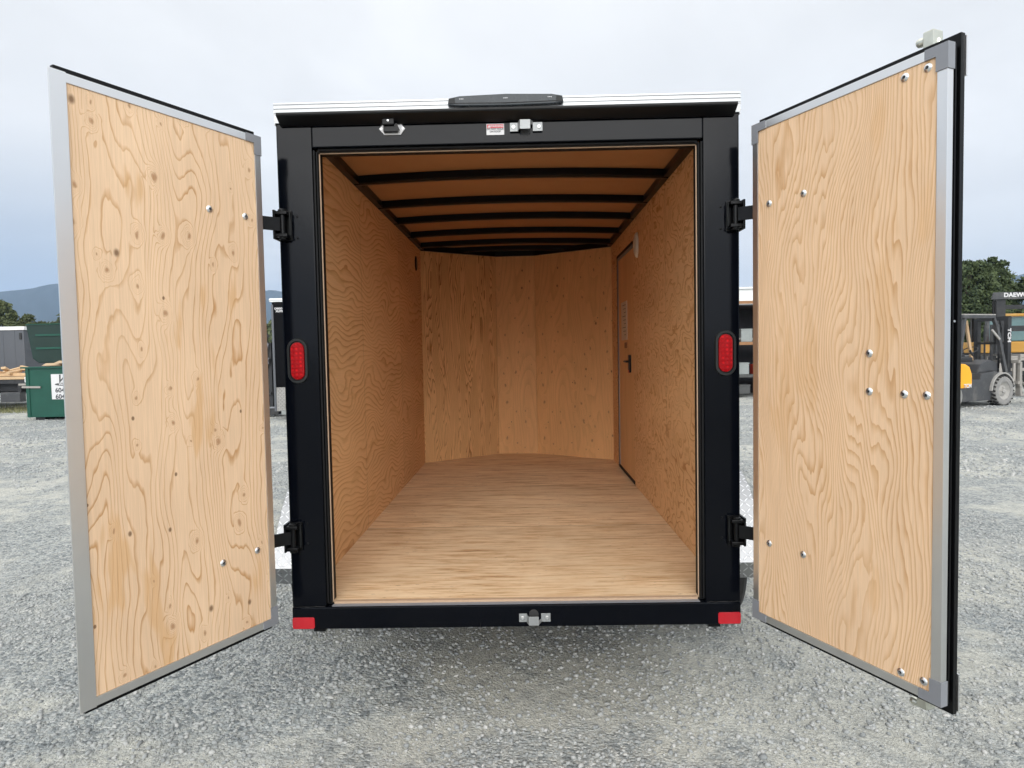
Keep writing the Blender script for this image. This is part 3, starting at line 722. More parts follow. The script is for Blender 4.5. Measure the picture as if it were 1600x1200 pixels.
# shell
for s in (-1, 1):
    mb = MB(); x0, x1 = sorted((s*.915, s*.908))
    if s < 0: mb.box(x0, x1, .0705, 3.56, .45, 2.4995)
    else:
        mb.box(x0, x1, .0705, 3.56, .45, 2.4995)
    mb.build('side_skin', 'gloss_black', T)
    mb = MB(); mb.box(*sorted((s*.9075, s*.8895)), .0705, .10, .53, 2.49); mb.build('wall_stud', 'black_semi', T); mb = MB(); mb.box(*sorted((s*.9075, s*.8895)), 1.8, 1.83, .53, 2.49); mb.build('wall_stud', 'black_semi', T)
mb = MB(); pts = [(-.915, 3.5605), (-.21, 4.10), (.185, 4.08), (.915, 3.5605)]
for a, b_ in zip(pts, pts[1:]): mb.bar((*a, 1.49), (*b_, 1.49), .008, 2.08)
mb.build('nose_skin', 'gloss_black', T)
# chassis
mb = MB()
for s in (-1, 1): mb.box(*sorted((s*.86, s*.81)), .0905, 3.7, .37, .495)
for y in (.5, 1.0, 1.6, 2.2, 2.8, 3.4): mb.box(-.8095, .8095, y, y+.04, .40, .4945)
mb.bar((-.5, 3.2, .41), (0, 5.3, .41), .06, .09); mb.bar((.5, 3.2, .41), (0, 5.3, .41), .06, .09)
mb.build('chassis', 'black_semi', T)
mb = MB(); mb.bar((0, 5.2, .45), (0, 5.5, .45), .07, .06, bev=.01); mb.tube([(0, 4.95, .1), (0, 4.95, .75)], .03, 12); mb.build('coupler', 'zinc', T)
AX = 1.235; WR = .345
mb = MB(); mb.tube([(-1.05, AX, WR), (1.05, AX, WR)], .035, 12); mb.build('axle', 'black_semi', T)
def wheel(parent, cx, cy, cz, s, r_=.345, w_=.20, tm='tyre', rm='rim_white'):
    wh = empty('wheel', (cx, cy, cz)); wh.parent = parent; h_ = w_/2
    mb = MB(); mb.lathe([(r_*.62, -h_*.9), (r_*.80, -h_), (r_*.94, -h_*.92), (r_, -h_*.7), (r_, -h_*.2), (r_*.975, -h_*.17), (r_*.975, -h_*.05), (r_, -h_*.02), (r_, h_*.3), (r_*.975, h_*.33), (r_*.975, h_*.42), (r_, h_*.45), (r_, h_*.7), (r_*.94, h_*.92), (r_*.80, h_), (r_*.62, h_*.9)], (0,0,0), (s,0,0), 48, close=True)
    mb.build('tyre', tm, wh, smooth=True)
    mb = MB(); mb.lathe([(r_*.615, -h_*.8), (r_*.58, -h_*.7), (r_*.58, h_*.5), (r_*.62, h_*.82), (r_*.60, h_*.86), (r_*.52, h_*.55), (r_*.40, h_*.40), (r_*.30, h_*.62), (r_*.16, h_*.66), (r_*.15, h_*.9), (r_*.05, h_*.95)], (0,0,0), (s,0,0), 32)
    for k in range(5):
        t = 2*math.pi*k/5; mb.lathe([(r_*.035, 0), (r_*.035, .02), (r_*.02, .026)], (s*h_*.62, math.cos(t)*r_*.24, math.sin(t)*r_*.24), (s,0,0), 8)
    mb.build('rim', rm, wh, smooth=True); return wh
for s in (-1, 1): wheel(T, s*1.152, AX, WR, s)
# tread plate fenders with UVs in metres
prof = [(.872, .31), (.846, .40), (.905, .50), (.965, .60), (1.04, .69), (1.13, .76), (1.24, .81), (1.36, .83), (1.48, .82), (1.60, .78), (1.70, .70), (1.78, .60), (1.83, .50), (1.87, .40), (1.91, .30)]
for s in (-1, 1):
    bm = bmesh.new(); uvl = bm.loops.layers.uv.new('UVMap'); acc = [0]
    for a, b_ in zip(prof, prof[1:]): acc.append(acc[-1]+math.dist(a, b_))
    def strip(xa, xb, off):
        A = [bm.verts.new((s*xa, y, z-off)) for y, z in prof]; B = [bm.verts.new((s*xb, y, z-off)) for y, z in prof]
        for k in range(len(prof)-1):
            f = bm.faces.new((A[k], B[k], B[k+1], A[k+1]))
            for lp, uvv in zip(f.loops, ((xa, acc[k]), (xb, acc[k]), (xb, acc[k+1]), (xa, acc[k+1]))): lp[uvl].uv = uvv
        return B
    strip(.9155, 1.325, 0); 
    A = [bm.verts.new((s*1.3252, y, z)) for y, z in prof]
    cxm, czm = AX+.02, .30
    B = [bm.verts.new((s*1.3252, cxm+(y-cxm)*.90, czm+(z-czm)*.90)) for y, z in prof]
    for k in range(len(prof)-1):
        f = bm.faces.new((A[k], B[k], B[k+1], A[k+1]))
        for lp, q in zip(f.loops, (prof[k], prof[k], prof[k+1], prof[k+1])): lp[uvl].uv = (q[0], lp.vert.co.z)
    bmesh.ops.recalc_face_normals(bm, faces=bm.faces[:]); me = bpy.data.meshes.new('fender'); bm.to_mesh(me); bm.free(); me.materials.append(MAT['tread_plate'])
    fo = bpy.data.objects.new('fender', me); col.objects.link(fo); fo.parent = T
    md = fo.modifiers.new('thick', 'SOLIDIFY'); md.thickness = .003; md.offset = -1
    #mb = MB(); mb.prism([(.795, .06), (.81, .06), (.835, .32), (.82, .32)], *sorted((s*1.02, s*1.262)), 'yz'); mb.build('mud_flap', 'mud', T)

# ---- rear doors
DZ = 1.862
def rear_door(s, hx, hy, ang, W_, ply, label):
    root = MB()
    o = lambda y: s*y
    # core + black skin: box core .024-.046, skin flange
    cw = W_ if s > 0 else W_-.048
    root.box(.004, cw-.004, *sorted((o(.0245), o(.0445))), .004, DZ-.004)
    root.box(-.012, cw+(.006 if s > 0 else .010), *sorted((o(.0448), o(.062))), -.032, DZ+.031)
    if s > 0:
        root.box(cw-.006, cw+.001, *sorted((o(.030), o(.036))), .0, DZ)
    D = root.build('rear_door', 'black_semi', T, bevel=.0015)
    D.location = (hx, hy, .504); D.rotation_euler = (0, 0, ang); D['label'] = label
    fl_ = .027; yy = (o(0), o(.024))
    ft = DZ; fr_ = W_-(.030 if s > 0 else .0475)
    mb = MB()
    mb.box(0, fl_, *sorted(yy), 0, DZ); 
    if s > 0: mb.box(fr_, W_, *sorted(yy), 0, DZ)
    else: mb.box(fr_, W_, *sorted((o(-.0015), o(.0025))), -.002, DZ+.002)
    mb.box(fl_+.0003, fr_-.0003, *sorted(yy), 0, fl_); mb.box(fl_+.0003, fr_-.0003, *sorted(yy), DZ-fl_, DZ)
    mb.build('edge_frame', 'aluminium', D, bevel=.0012)
    MB().box(fl_+.0005, fr_-.0005, *sorted((o(.003), o(.0238))), fl_+.0005, DZ-fl_-.0005).build('plywood_panel', ply, D)
    # corner brackets
    cs = [(0, 0), (0, 1)]+([(1, 0), (1, 1)] if s > 0 else [])
    for (e, t) in cs:
        mb = MB(); L1, L2 = .066, .070
        X = (lambda u: W_-u) if e else (lambda u: u); Z = (lambda v: DZ-v) if t else (lambda v: v)
        th = fl_+.003
        if e: th = .033
        poly = [(X(-.002), Z(-.002)), (X(L1), Z(-.002)), (X(L1), Z(fl_+.001)), (X(th), Z(fl_+.001)), (X(th), Z(L2)), (X(-.002), Z(L2))]
        mb.prism(poly, o(-.003), o(-.0003), 'xz')
        mb.box(*sorted((X(-.003), X(-.0004))), *sorted((o(-.003), o(.026))), *sorted((Z(-.002), Z(L2))))
        mb.build('corner_bracket', 'bracket_grey', D, bevel=.0008)
    return D
def bolts(D, s, pts):
    src = None
    for u, z in pts:
        if src is None:
            mb = MB(); y = s*.003
            mb.lathe([(.0125, -.001), (.0125, .0012), (.0098, .0040), (.0052, .0052), (.0044, .0012), (.0010, .0008)], (0, 0, 0), (0, -s, 0), 20)
            src = mb.build('bolt', 'zinc', D, smooth=True); b = src
            src.data.materials.append(MAT['ink_and_recess'])  # near-black centre: shade of the drive recess put into the bolt's colour
            for pg in src.data.polygons:
                if math.hypot(pg.center.x, pg.center.z) < .0036: pg.material_index = 1
        else: b = src.copy(); col.objects.link(b); b.parent = D
        b.location = (u, s*.0028, z)
aR, aL = R(65.6265), R(62.0285)
DR = rear_door(1, .9222, -.1352, -aR, .7376, 'ply_fine', 'door with fine wavy grain and twelve bolts')
DL = rear_door(-1, -.9254, -.1453, math.pi+aL, .7367, 'ply_knotty', 'door with knotty broad-grained plywood and a wide overlap strip')
bolts(DR, 1, [[.609,1.814],[.679,1.815],[.08,1.56],[.238,1.562],[.497,1.012],[.498,.893],[.615,.89],[.685,.89],[.079,.305],[.239,.306],[.613,.046],[.685,.05]])
bolts(DL, -1, [[.229,1.556],[.078,1.555],[.079,.308],[.23,.303]])
# hinge straps: from the pivot round the back of each door
for D, s, ang, hx, hy in ((DR, 1, -aR, .9222, -.1352), (DL, -1, math.pi+aL, -.9254, -.1453)):
    for z in (2.062, .808):
        piv = Vector((s*.893, -.030)); q = piv-Vector((hx, hy)); ca, sa = math.cos(-ang), math.sin(-ang)
        pl_ = (q.x*ca-q.y*sa, q.x*sa+q.y*ca); zz_ = z-.504
        mb = MB(); mb.bar((pl_[0], pl_[1], zz_), (-.018, s*.068, zz_), .008, .052); mb.bar((-.018, s*.0665, zz_), (.32, s*.0665, zz_), .007, .052)
        mb.build('hinge_strap', 'hood_paint', D, bevel=.0015)
# lock rod with cams on the back of the outer door
mb = MB(); mb.tube([(.645, .092, -.06), (.645, .092, DZ+.06)], .011, 14); mb.build('lock_rod', 'zinc_yellow', DR, smooth=True)
for zc, k in ((DZ+.055, 1), (-.055, -1)):
    mb = MB(); mb.box(.618, .650, .066, .108, zc-.016, zc+.030 if k > 0 else zc+.012, .003)
    mb.lathe([(.012, -.010), (.014, .0), (.012, .012)], (.604, .080, zc+k*.010), (1, 0, 0), 14); mb.box(.616, .662, .070, .112, zc-.030*k-.008, zc-.030*k+.008, .002)
    mb.build('lock_cam', 'zinc_yellow', DR)
for z in (.03, DZ-.03):
    MB().box(.735, .7475, .0625, .068, z-.055, z+.055).build('end_cap', 'aluminium', DR, bevel=.001)
mb = MB(); mb.box(.615, .69, .0625, .10, 1.0, 1.06, .004); mb.bar((.65, .105, 1.03), (.30, .105, 1.03), .012, .03); mb.build('lock_handle', 'zinc', DR)
mb = MB(); mb.lathe([(.0035, 0), (.003, .002)], (.7385, .038, 1.10), (1, 0, 0), 10); mb.build('rivet', 'zinc', DR)

# ------------------------------------------------------------------ yard, left side
# dumpster
D = empty('dumpster', (-12.8, 14.54, 0)); tag(D, 'green steel dumpster with its lid propped open and a white phone-number sign', 'dumpster')
W_, Hh, Dp = 2.5, 1.39, 1.5
mb = MB(); mb.box(0, W_, 0, .03, .08, Hh-.04); mb.box(0, .03, .0305, Dp, .08, Hh-.04); mb.box(W_-.03, W_, .0305, Dp, .08, Hh-.04); mb.box(.0305, W_-.0305, Dp-.03, Dp, .08, Hh-.04); mb.box(.0305, W_-.0305, .0305, Dp-.0305, .08, .12)
for x in (.0, W_-.07): mb.box(x-.012, x+.075, -.02, -.0005, .08, Hh-.045)
mb.build('bin', 'dumpster_green', D, bevel=.006)
mb = MB(); mb.box(-.12, W_+.05, -.05, .035, Hh-.045, Hh); mb.box(-.05, .03, .036, Dp+.04, Hh-.045, Hh); mb.box(W_-.03, W_+.05, .036, Dp+.04, Hh-.045, Hh); mb.build('rim', 'dumpster_green', D, bevel=.008)
mb = MB()
for x in (.12, 1.0, 1.9): mb.box(x, x+.25, .1, Dp-.1, 0, .0795)
mb.build('skid', 'machine_black', D)
mb = MB(); mb.bar((.38, -.03, .86), (-.1, -.03, .87), .04, .05); mb.build('side_pocket', 'fork_steel', D)
Ly = .62; mb = MB(); mb.prism([(-.22, 1.60), (-.06, 1.48), (W_-.26, 1.48), (W_-.1, 1.60), (W_-.02, 2.50), (-.36, 2.50)], Ly-.06, Ly+.03, 'xz'); lid = mb.build('lid', 'dumpster_inside', D, bevel=.03)
mb = MB()
for z in (1.85, 2.2): mb.box(-.1, W_-.12, Ly-.085, Ly-.062, z, z+.05)
mb.box(-.35, W_-.03, Ly-.08, Ly+.04, 2.5005, 2.525); mb.build('lid_rib', 'dumpster_green', lid)
sg = MB().box(.65, 1.40, -.010, -.0005, .54, 1.19).build('phone_sign', 'sticker_white', D)
text('lettering', 'V', .30, 'machine_dark', (.87, -.013, 1.06), (1,0,0), (0,0,1), sg, .002, 1.05, shear=.45, bold=.004)
MB().prism([(x*.26+1.0, z*.040+.925) for x, z in [(math.cos(t)*1.0, math.sin(t)) for t in np.linspace(0, 2*math.pi, 20, endpoint=False)]], -.014, -.0105, 'xz').build('sign_band', 'machine_dark', sg)
text('lettering', 'WASTE', .065, 'sticker_white', (.99, -.016, .925), (1,0,0), (0,0,1), sg, .001, 1.3, bold=.003)
text('lettering', '604\n604', .165, 'machine_dark', (.87, -.013, .685), (1,0,0), (0,0,1), sg, .002, 1.0, bold=.004)
# boxes lying in it
for i, (x, y, a, w_, h_, lb) in enumerate(((.52, .5, .12, .42, .20, 'small cardboard box poking out of the green dumpster at its left corner'), (1.0, .45, -.06, .60, .26, 'larger tan cardboard box poking out of the green dumpster above the sign'))):
    mb = MB(); mb.box(-w_/2, w_/2, -.2, .2, -.28, h_); 
    mb.hexa([(-w_/2, -.2, h_), (w_/2, -.2, h_), (w_/2+.02, -.36, h_-.06), (-w_/2-.02, -.36, h_-.06), (-w_/2, -.2, h_+.006), (w_/2, -.2, h_+.006), (w_/2+.02, -.36, h_-.054), (-w_/2-.02, -.36, h_-.054)])
    b = mb.build('cardboard_box', 'cardboard'); b.location = (-12.8+x, 14.54+y, 1.27); b.rotation_euler = (0, 0, a); tag(b, lb, 'box', 'boxes in the dumpster')
# grey cargo trailer
D = empty('cargo_trailer', (-19.0, 20, 0)); tag(D, 'grey enclosed cargo trailer with white roof edge behind the lumber trailer', 'cargo trailer')
MB().box(-3.2, 2.12, 0, 2.1, .62, 2.60).build('box_body', 'trailer_grey', D, bevel=.02)
mb = MB(); mb.box(-3.24, 2.16, -.03, 2.13, 2.6005, 2.72); mb.build('roof_trim', 'white_paint', D, bevel=.01)
mb = MB()
for x in np.arange(-3.0, 2.1, .4): mb.box(x-.012, x+.012, -.006, -.0005, .65, 2.58)
mb.build('side_rib', 'trailer_grey', D); MB().box(1.98, 2.05, -.03, -.007, 2.28, 2.5).build('marker_light', 'ink_and_recess', D)
for x in (-1.0, -.1):
    wh = wheel(D, x, -.02, .35, 1, .35, .2); wh.rotation_euler = (0, 0, -math.pi/2)
mb = MB(); mb.bar((2.1, 1.05, .5), (3.3, 1.05, .5), .1, .1); mb.build('tongue', 'machine_black', D)
# lumber on a dark flat trailer
D = empty('flatbed_trailer', (-16.9, 17.6, 0)); tag(D, 'low dark flatbed trailer carrying lumber left of the dumpster', 'flatbed trailer')
mb = MB(); mb.box(-3, 1.98, 0, 1.9, .86, .97); mb.box(-3, 1.9, .25, .40, .62, .8595); mb.box(-3, 1.9, 1.4, 1.55, .62, .8595); mb.build('deck', 'machine_black', D)
mb = MB()
for x in (-2.4, -1.4, -.4, .6, 1.5): mb.box(x, x+.1, .05, 1.85, .55, .855)
mb.box(-3, .9, -.02, .05, .40, .62); mb.build('crossmember', 'machine_black', D)
mb = MB(); mb.box(1.05, 1.65, -.08, .18, .30, .60, .02)
for z in (.36, .44, .52): mb.box(1.03, 1.67, -.09, -.081, z, z+.02)
mb.build('tool_box', 'machine_dark', D)
mb = MB(); mb.box(-3, .7, -.025, -.021, .60, .625); mb.box(1.6, 2.1, -.05, .05, .80, .86); mb.build('rail_strip', 'fork_steel', D)
mb = MB(); mb.box(1.78, 1.92, -.03, .03, .89, 1.06, .02); mb.build('marker_light', 'white_paint', D)
for x in (-1.5, -.6, .25):
    wh = wheel(D, x, .2, .33, 1, .33, .2); wh.rotation_euler = (0, 0, -math.pi/2)
q = np.random.default_rng(9)
for k, (x0, x1, y, z) in enumerate(((-3, 1.75, .15, 1.02), (-3.1, 1.8, .45, 1.03), (-2.9, 1.6, .8, 1.02), (-3.0, 1.7, 1.2, 1.03), (-3, 1.78, .3, 1.12), (-2.8, 1.7, .7, 1.12))):
    mb = MB(); mb.bar((x0, y, z), (x1, y+.05, z+.01), .25, .085, bev=.004); b = mb.build('lumber_plank', 'lumber'); b.location = (-16.9, 17.6, 0)
    tag(b, ['nearest lumber plank in the bottom layer on the flatbed trailer', 'second lumber plank from the front in the bottom layer on the flatbed', 'third lumber plank from the front in the bottom layer on the flatbed', 'rearmost lumber plank in the bottom layer on the flatbed', 'front plank of the upper lumber layer on the flatbed trailer', 'back plank of the upper lumber layer on the flatbed trailer'][k], 'lumber', 'lumber planks on the flatbed')
for k in range(7):
    mb = MB(); L_ = .25+.3*q.random(); mb.bar((-L_/2, 0, 0), (L_/2, 0, .0), .12, .07, bev=.004); b = mb.build('wood_offcut', 'lumber')
    b.location = (-16.9+.72+k*.16, 17.75+q.random()*.6, 1.21+.05*(k%3)); b.rotation_euler = (q.random()*.3-.15, q.random()*.6-.3, q.random()*2)
    tag(b, 'short wood offcut, number %s from the left in the pile of scraps beside the dumpster' % ['one','two','three','four','five','six','seven'][k], 'wood offcut', 'wood offcuts on the lumber')
# dark pickup/loader clutter between the doors: black trailer showing its nose
D = empty('cargo_trailer', (-6.05, 13.7, 0)); tag(D, 'glossy black cargo trailer with tread-plate stone guard seen in the gap beside the knotty door', 'cargo trailer')
mb = MB(); mb.box(0, 2.1, 0, 4.2, .62, 2.86); mb.build('box_body', 'far_black', D, bevel=.05)
mb = MB(); mb.box(-.035, 2.13, -.03, 4.23, 2.862, 2.95); mb.box(-.04, 2.14, -.05, -.031, 2.90, 2.925); mb.build('roof_trim', 'white_paint', D, bevel=.012)
bm = MB(); bm.box(.06, 2.04, -.012, -.0005, .20, .78)
gd = bm.build('stone_guard', 'machine_dusty', D)
mb = MB()
for z in np.arange(.22, .78, .045):
    for x in np.arange(.085, 2.0, .045): mb.bar((x, -.014, z), (x+.028, -.014, z+(.016 if int(round(z/.045)+round(x/.045))%2 else -.016)), .006, .010, (0,1,0))
mb.build('tread_pattern', 'machine_dark', gd)
MB().bar((.03, -.02, .20), (.03, -.02, 2.8), .05, .03, (0,1,0)).build('corner_trim', 'trailer_grey', D)
text('lettering', 'CARGO MATE', .062, 'sticker_white', (.075, -.008, 2.70), (1,0,0), (0,0,1), D, .003, .9, bold=.003, align='LEFT'); text('lettering', 'XLITE', .062, 'sticker_white', (.11, -.008, 2.635), (1,0,0), (0,0,1), D, .003, 1.1, bold=.003, align='LEFT')
mb = MB(); mb.bar((.3, 0, .32), (1.05, -1.35, .32), .07, .10); mb.bar((1.8, 0, .32), (1.05, -1.35, .32), .07, .10); mb.box(.0, 2.0, .0, .1, .25, .36); mb.build('tongue', 'machine_black', D)
MB().box(.2, .75, -.12, -.02, .12, .22, .01).build('light_bracket', 'bin_grey', D)
mb = MB(); mb.tube([(1.05, -1.2, .1), (1.05, -1.2, .9)], .03, 10); mb.build('jack', 'zinc', D)
for x in (-.1, 2.2):
    for y in (1.9, 2.7): wheel(D, x, y, .35, -1 if x < 0 else 1, .35, .2)
# small dark tongue jack with wiring between (a folded trailer frame)
D = empty('flatbed_trailer', (-6.55, 14.6, 0)); tag(D, 'black folded trailer frame with hoses standing left of the glossy black trailer', 'trailer frame')
mb = MB(); mb.box(-.35, .12, 0, .12, .12, 1.9); mb.box(-.3, .10, -.05, .0, .55, .62); mb.bar((-.25, -.03, .7), (.1, -.03, 1.5), .06, .06); mb.bar((-.3, -.03, 1.9), (.06, -.03, 2.1), .08, .12); mb.box(-.35, .35, -.25, .2, .05, .25, .02); mb.build('frame', 'machine_black', D)
mb = MB(); mb.tube([(-.2, -.08, 2.15), (-.05, -.10, 2.0), (.08, -.09, 1.85), (0, -.1, 1.6), (.08, -.09, 1.35)], .022, 8); mb.tube([(-.3, -.08, 1.1), (-.1, -.1, 1.25), (.1, -.1, 1.5)], .018, 8); mb.build('hose', 'bracket_grey', D, smooth=True)
MB().box(-.34, .34, -.27, -.255, .22, .26).build('bumper_strip', 'bracket_grey', D)

# ------------------------------------------------------------------ yard, right side
# open rack shed and white building
D = empty('storage_shed', (8.0, 18.0, 0)); tag(D, 'open dark storage shed with orange beams and cluttered shelves seen beside the fine-grained door', 'shed')
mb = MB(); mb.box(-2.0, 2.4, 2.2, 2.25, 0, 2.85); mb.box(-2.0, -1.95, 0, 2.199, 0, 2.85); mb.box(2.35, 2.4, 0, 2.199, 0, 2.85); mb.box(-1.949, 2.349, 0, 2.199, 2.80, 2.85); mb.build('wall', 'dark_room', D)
mb = MB(); mb.box(-2.05, 2.45, -.08, -.002, 2.86, 2.95); mb.build('beam', 'lumber_orange', D)
for x in (-1.56, -.4, .9, 2.2): MB().box(x, x+.17, -.001, .12, 0, 2.79 if x > -1.5 else 1.25).build('post', 'shed_post', D)
for z in (1.62, .62): 
    MB().box(-1.94, 2.34, .13, 1.6, z, z+.09).build('shelf', 'lumber_orange' if z > 1 else 'shed_post', D)
q = np.random.default_rng(21)
def crate(x, y, z, w_, h_, mat, lb):
    mb = MB(); mb.box(-w_/2, w_/2, -.2, .2, 0, h_, .012); mb.box(-w_/2-.012, w_/2+.012, -.212, .212, h_-.035, h_-.006); b = mb.build('storage_bin', mat); b.location = (8+x, 18+y, z)
    tag(b, lb, 'storage bin', 'bins on the shed shelves')
crate(-1.05, .4, 1.715, .34, .40, 'bin_grey', 'pale grey bin on the upper shelf of the dark shed')
crate(-1.18, .35, .715, .36, .36, 'bin_grey', 'dull grey bin on the lower shelf of the dark shed')
crate(-1.20, .28, .12, .42, .28, 'shed_post', 'black bin on the ground under the lower shelf of the dark shed')
crate(-.6, .5, .715, .4, .3, 'red_paint', 'red bin on the lower shelf of the dark shed')
mb = MB(); mb.tube([(-.3, 0, .06), (-.1, 0, .09), (.1, .02, .05), (.3, 0, .08)], .035, 8); b = mb.build('pipe_bundle', 'fork_steel'); b.location = (6.9, 18.3, 1.72); tag(b, 'short steel pipes lying on the orange shelf of the shed', 'pipes')
B = empty('building', (9.5, 26, 0)); tag(B, 'pale white flat-roofed building behind the dark shed', 'building')
MB().box(-3.0, 5.0, 0, 8, 0, 4.0).build('wall', 'white_paint', B)
mb = MB(); mb.prism([(-3.1, 4.001), (5.1, 4.001), (5.1, 4.10), (-3.1, 4.06)], -.1, 8.1, 'xz'); mb.build('roof', 'white_paint', B)

# forklift with driver guard, facing right and away
def forklift():
    F = empty('forklift', (11.80, 14.05, 0), R(24))
    tag(F, 'dusty dark and orange forklift with its overhead guard, right of the outer door', 'forklift')
    # local: x forward, y left (away), near side y=0
    mb = MB(); mb.prism([(-2.1, .14), (-.42, .14), (-.34, .34), (-.28, .48), (-.15, .60), (.05, .72), (.42, .74), (.42, .80), (.0, .80), (-.22, .84), (-.75, .80), (-.80, .66), (-2.1, .62)], .0, 1.05, 'xz')
    mb.build('chassis', 'machine_dark', F, bevel=.02)
    mb = MB(); mb.prism([(-.72, .801), (-.20, .845), (.05, .81), (.02, 1.06), (-.28, 1.13), (-.60, 1.02)], .12, .95, 'xz'); mb.build('cowl', 'machine_dark', F, bevel=.03)
    mb = MB(); mb.prism([(-2.25, .47), (-1.20, .47), (-1.12, .54), (-1.13, .80), (-1.22, .98), (-1.38, 1.05), (-2.25, 1.05)], -.02, 1.07, 'xz'); mb.build('counterweight', 'machine_orange', F, bevel=.04)
    text('lettering', 'TCM', .13, 'sticker_white', (-1.30, -.026, .52), (1,0,0), (0,0,1), F, .004, 1.0, bold=.004)
    mb = MB(); mb.box(-1.15, -.68, .25, .85, 1.08, 1.20, .04); mb.box(-1.25, -1.12, .25, .85, 1.18, 1.65, .04); mb.build('seat', 'machine_black', F)
    mb = MB(); mb.lathe([(.17, -.014), (.185, 0), (.17, .014), (.155, 0)], (-.42, .5, 1.36), (-.5, 0, .86), 24, close=True); mb.tube([(-.42, .5, 1.36), (-.2, .5, 1.05)], .025, 8); mb.build('steering_wheel', 'machine_black', F, smooth=True)
    mb = MB()
    for y in (.04, 1.02):
        mb.bar((-.28, y, 2.14), (-.16, y, 1.95), .07, .07); mb.bar((-.17, y, 1.98), (.22, y, .80), .07, .09); mb.bar((-1.35, y, 2.14), (-1.55, y, 1.05), .07, .07)
    mb.box(-1.45, -.27, -.01, .07, 2.14, 2.21); mb.box(-1.45, -.27, .99, 1.07, 2.14, 2.21)
    for x in np.arange(-1.4, -.25, .16): mb.box(x, x+.05, .0705, .9895, 2.15, 2.20)
    gd_ = mb.build('overhead_guard', 'machine_dark', F)
    mb = MB(); mb.box(-1.45, -.27, -.014, .075, 2.2105, 2.235); mb.build('guard_strip', 'machine_dusty', gd_)
    mb = MB(); mb.bar((-.42, -.02, 1.85), (-.12, -.02, 1.62), .03, .05); mb.build('mirror', 'machine_dusty', F)
    # mast, two stages, chains
    mb = MB()
    for y in (.16, .90):
        mb.box(.42, .50, y-.05, y+.05, .28, 2.16); mb.box(.505, .58, y-.035, y+.035, .32, 2.20)
    mb.box(.42, .50, .115 if False else .2105, .8495, 2.09, 2.16); mb.box(.42, .50, .2105, .8495, 1.5, 1.56); mb.box(.42, .50, .2105, .8495, .34, .46); mb.box(.505, .58, .196, .864, 2.12, 2.20)
    ms = mb.build('mast', 'machine_black', F, bevel=.004)
    mb = MB()
    for y in (.36, .70): mb.box(.455, .475, y-.02, y+.02, .5, 2.0)
    mb.tube([(.46, .53, .4), (.46, .53, 2.0)], .035, 10); mb.build('chain', 'machine_dark', ms)
    mb = MB(); mb.tube([(.40, .3, 2.1), (.38, .25, 1.9), (.36, .27, 1.4), (.38, .3, .9)], .018, 8); mb.tube([(.40, .4, 2.1), (.38, .35, 1.95), (.34, .37, 1.5)], .018, 8); mb.build('hose', 'rubber', ms, smooth=True)
    text('lettering', 'TCM', .17, 'sticker_white', (.46, .106, 1.72), (0,0,-1), (1,0,0), ms, .004, 1.0, bold=.005)
    # carriage and load backrest frame
    mb = MB(); mb.box(.585, .64, -.05, 1.10, 1.02, 1.10); mb.box(.585, .64, -.05, 1.10, .50, .58)
    for y in (-.05, .30, .75, 1.05): mb.box(.645, .69, y, y+.06, .44, 1.20)
    mb.box(.645, .69, -.05, 1.11, 1.2005, 1.25)
    for y in (.02, .98):
        mb.box(.6905, .75, y-.06, y+.06, .25, 1.05); mb.box(.70, 1.85, y-.06, y+.06, .2, .2495)
    mb.build('carriage', 'fork_steel', F)
    # wheel arch and wheels
    mb = MB(); ts = np.linspace(R(18), R(178), 14); 
    A = [(math.cos(t)*.42, .36+math.sin(t)*.42) for t in ts]; B = [(math.cos(t)*.455, .36+math.sin(t)*.455) for t in ts[::-1]]
    mb.prism(A+B, -.06, .22, 'xz'); mb.build('mudguard', 'machine_dusty', F)
    for x, r_, w_ in ((0, .36, .26), (-1.80, .28, .22)):
        for y, sg_ in ((.04, -1), (1.01, 1)):
            wh = wheel(F, x, y, r_, sg_, r_, w_, 'tyre_dusty', 'machine_dusty'); wh.rotation_euler = (0, 0, math.pi/2)
            if x == 0:
                mb = MB()
                for k in range(22):
                    t = 2*math.pi*k/22
                    for e in (-1, 1): mb.bar((e*.125, math.cos(t)*(r_+.004), math.sin(t)*(r_+.004)), (e*.02, math.cos(t+.12)*(r_+.004), math.sin(t+.12)*(r_+.004)), .04, .022, (0, math.cos(t), math.sin(t)))
                mb.build('tread_lug', 'tyre', wh)
    mb = MB(); mb.box(-.30, .35, .3, .8, .84, 1.0) ; mb.build('console', 'machine_black', F)
    return F
forklift()
mb = MB(); mb.bar((.14, 0, 0), (0, .02, .85), .09, .05, bev=.006); b = mb.build('timber_post', 'lumber'); b.location = (11.16, 14.40, 1.10); tag(b, 'upright pale timber leaning in the forklift cab', 'timber')
b.scale = (1, 1, 1.18)
# second forklift mast facing the yard with a name plate
D = empty('forklift', (14.45, 17.0, 0)); tag(D, 'tall black forklift mast with white lettering on its top plate at the picture edge', 'forklift')
mb = MB()
for x in (-.62, .62): mb.box(x-.13, x+.13, 0, .14, .25, 2.86)
mb.box(-.4895, .4895, .02, .12, 2.50, 2.62); mb.box(-.4895, .4895, .02, .12, 1.86, 2.02); mb.box(-.4895, .4895, .02, .12, .45, .60)
ms = mb.build('mast', 'machine_black', D)
mb = MB(); mb.prism([(-.92, 2.78), (-.86, 2.98), (.95, 2.98), (.95, 2.78)], -.06, .0, 'xz'); pt = mb.build('name_plate', 'machine_dark', D, bevel=.008)
text('lettering', 'DAEWOO', .165, 'sticker_white', (-.17, -.065, 2.895), (1,0,0), (0,0,1), pt, .004, 1.12, bold=.006)
mb = MB()
for x in (-.84, -.78): mb.tube([(x, .02, 2.75), (x-.03, -.02, 2.4), (x+.02, .0, 2.1), (x, .02, 1.6)], .02, 8)
mb.build('hose', 'rubber', ms, smooth=True)
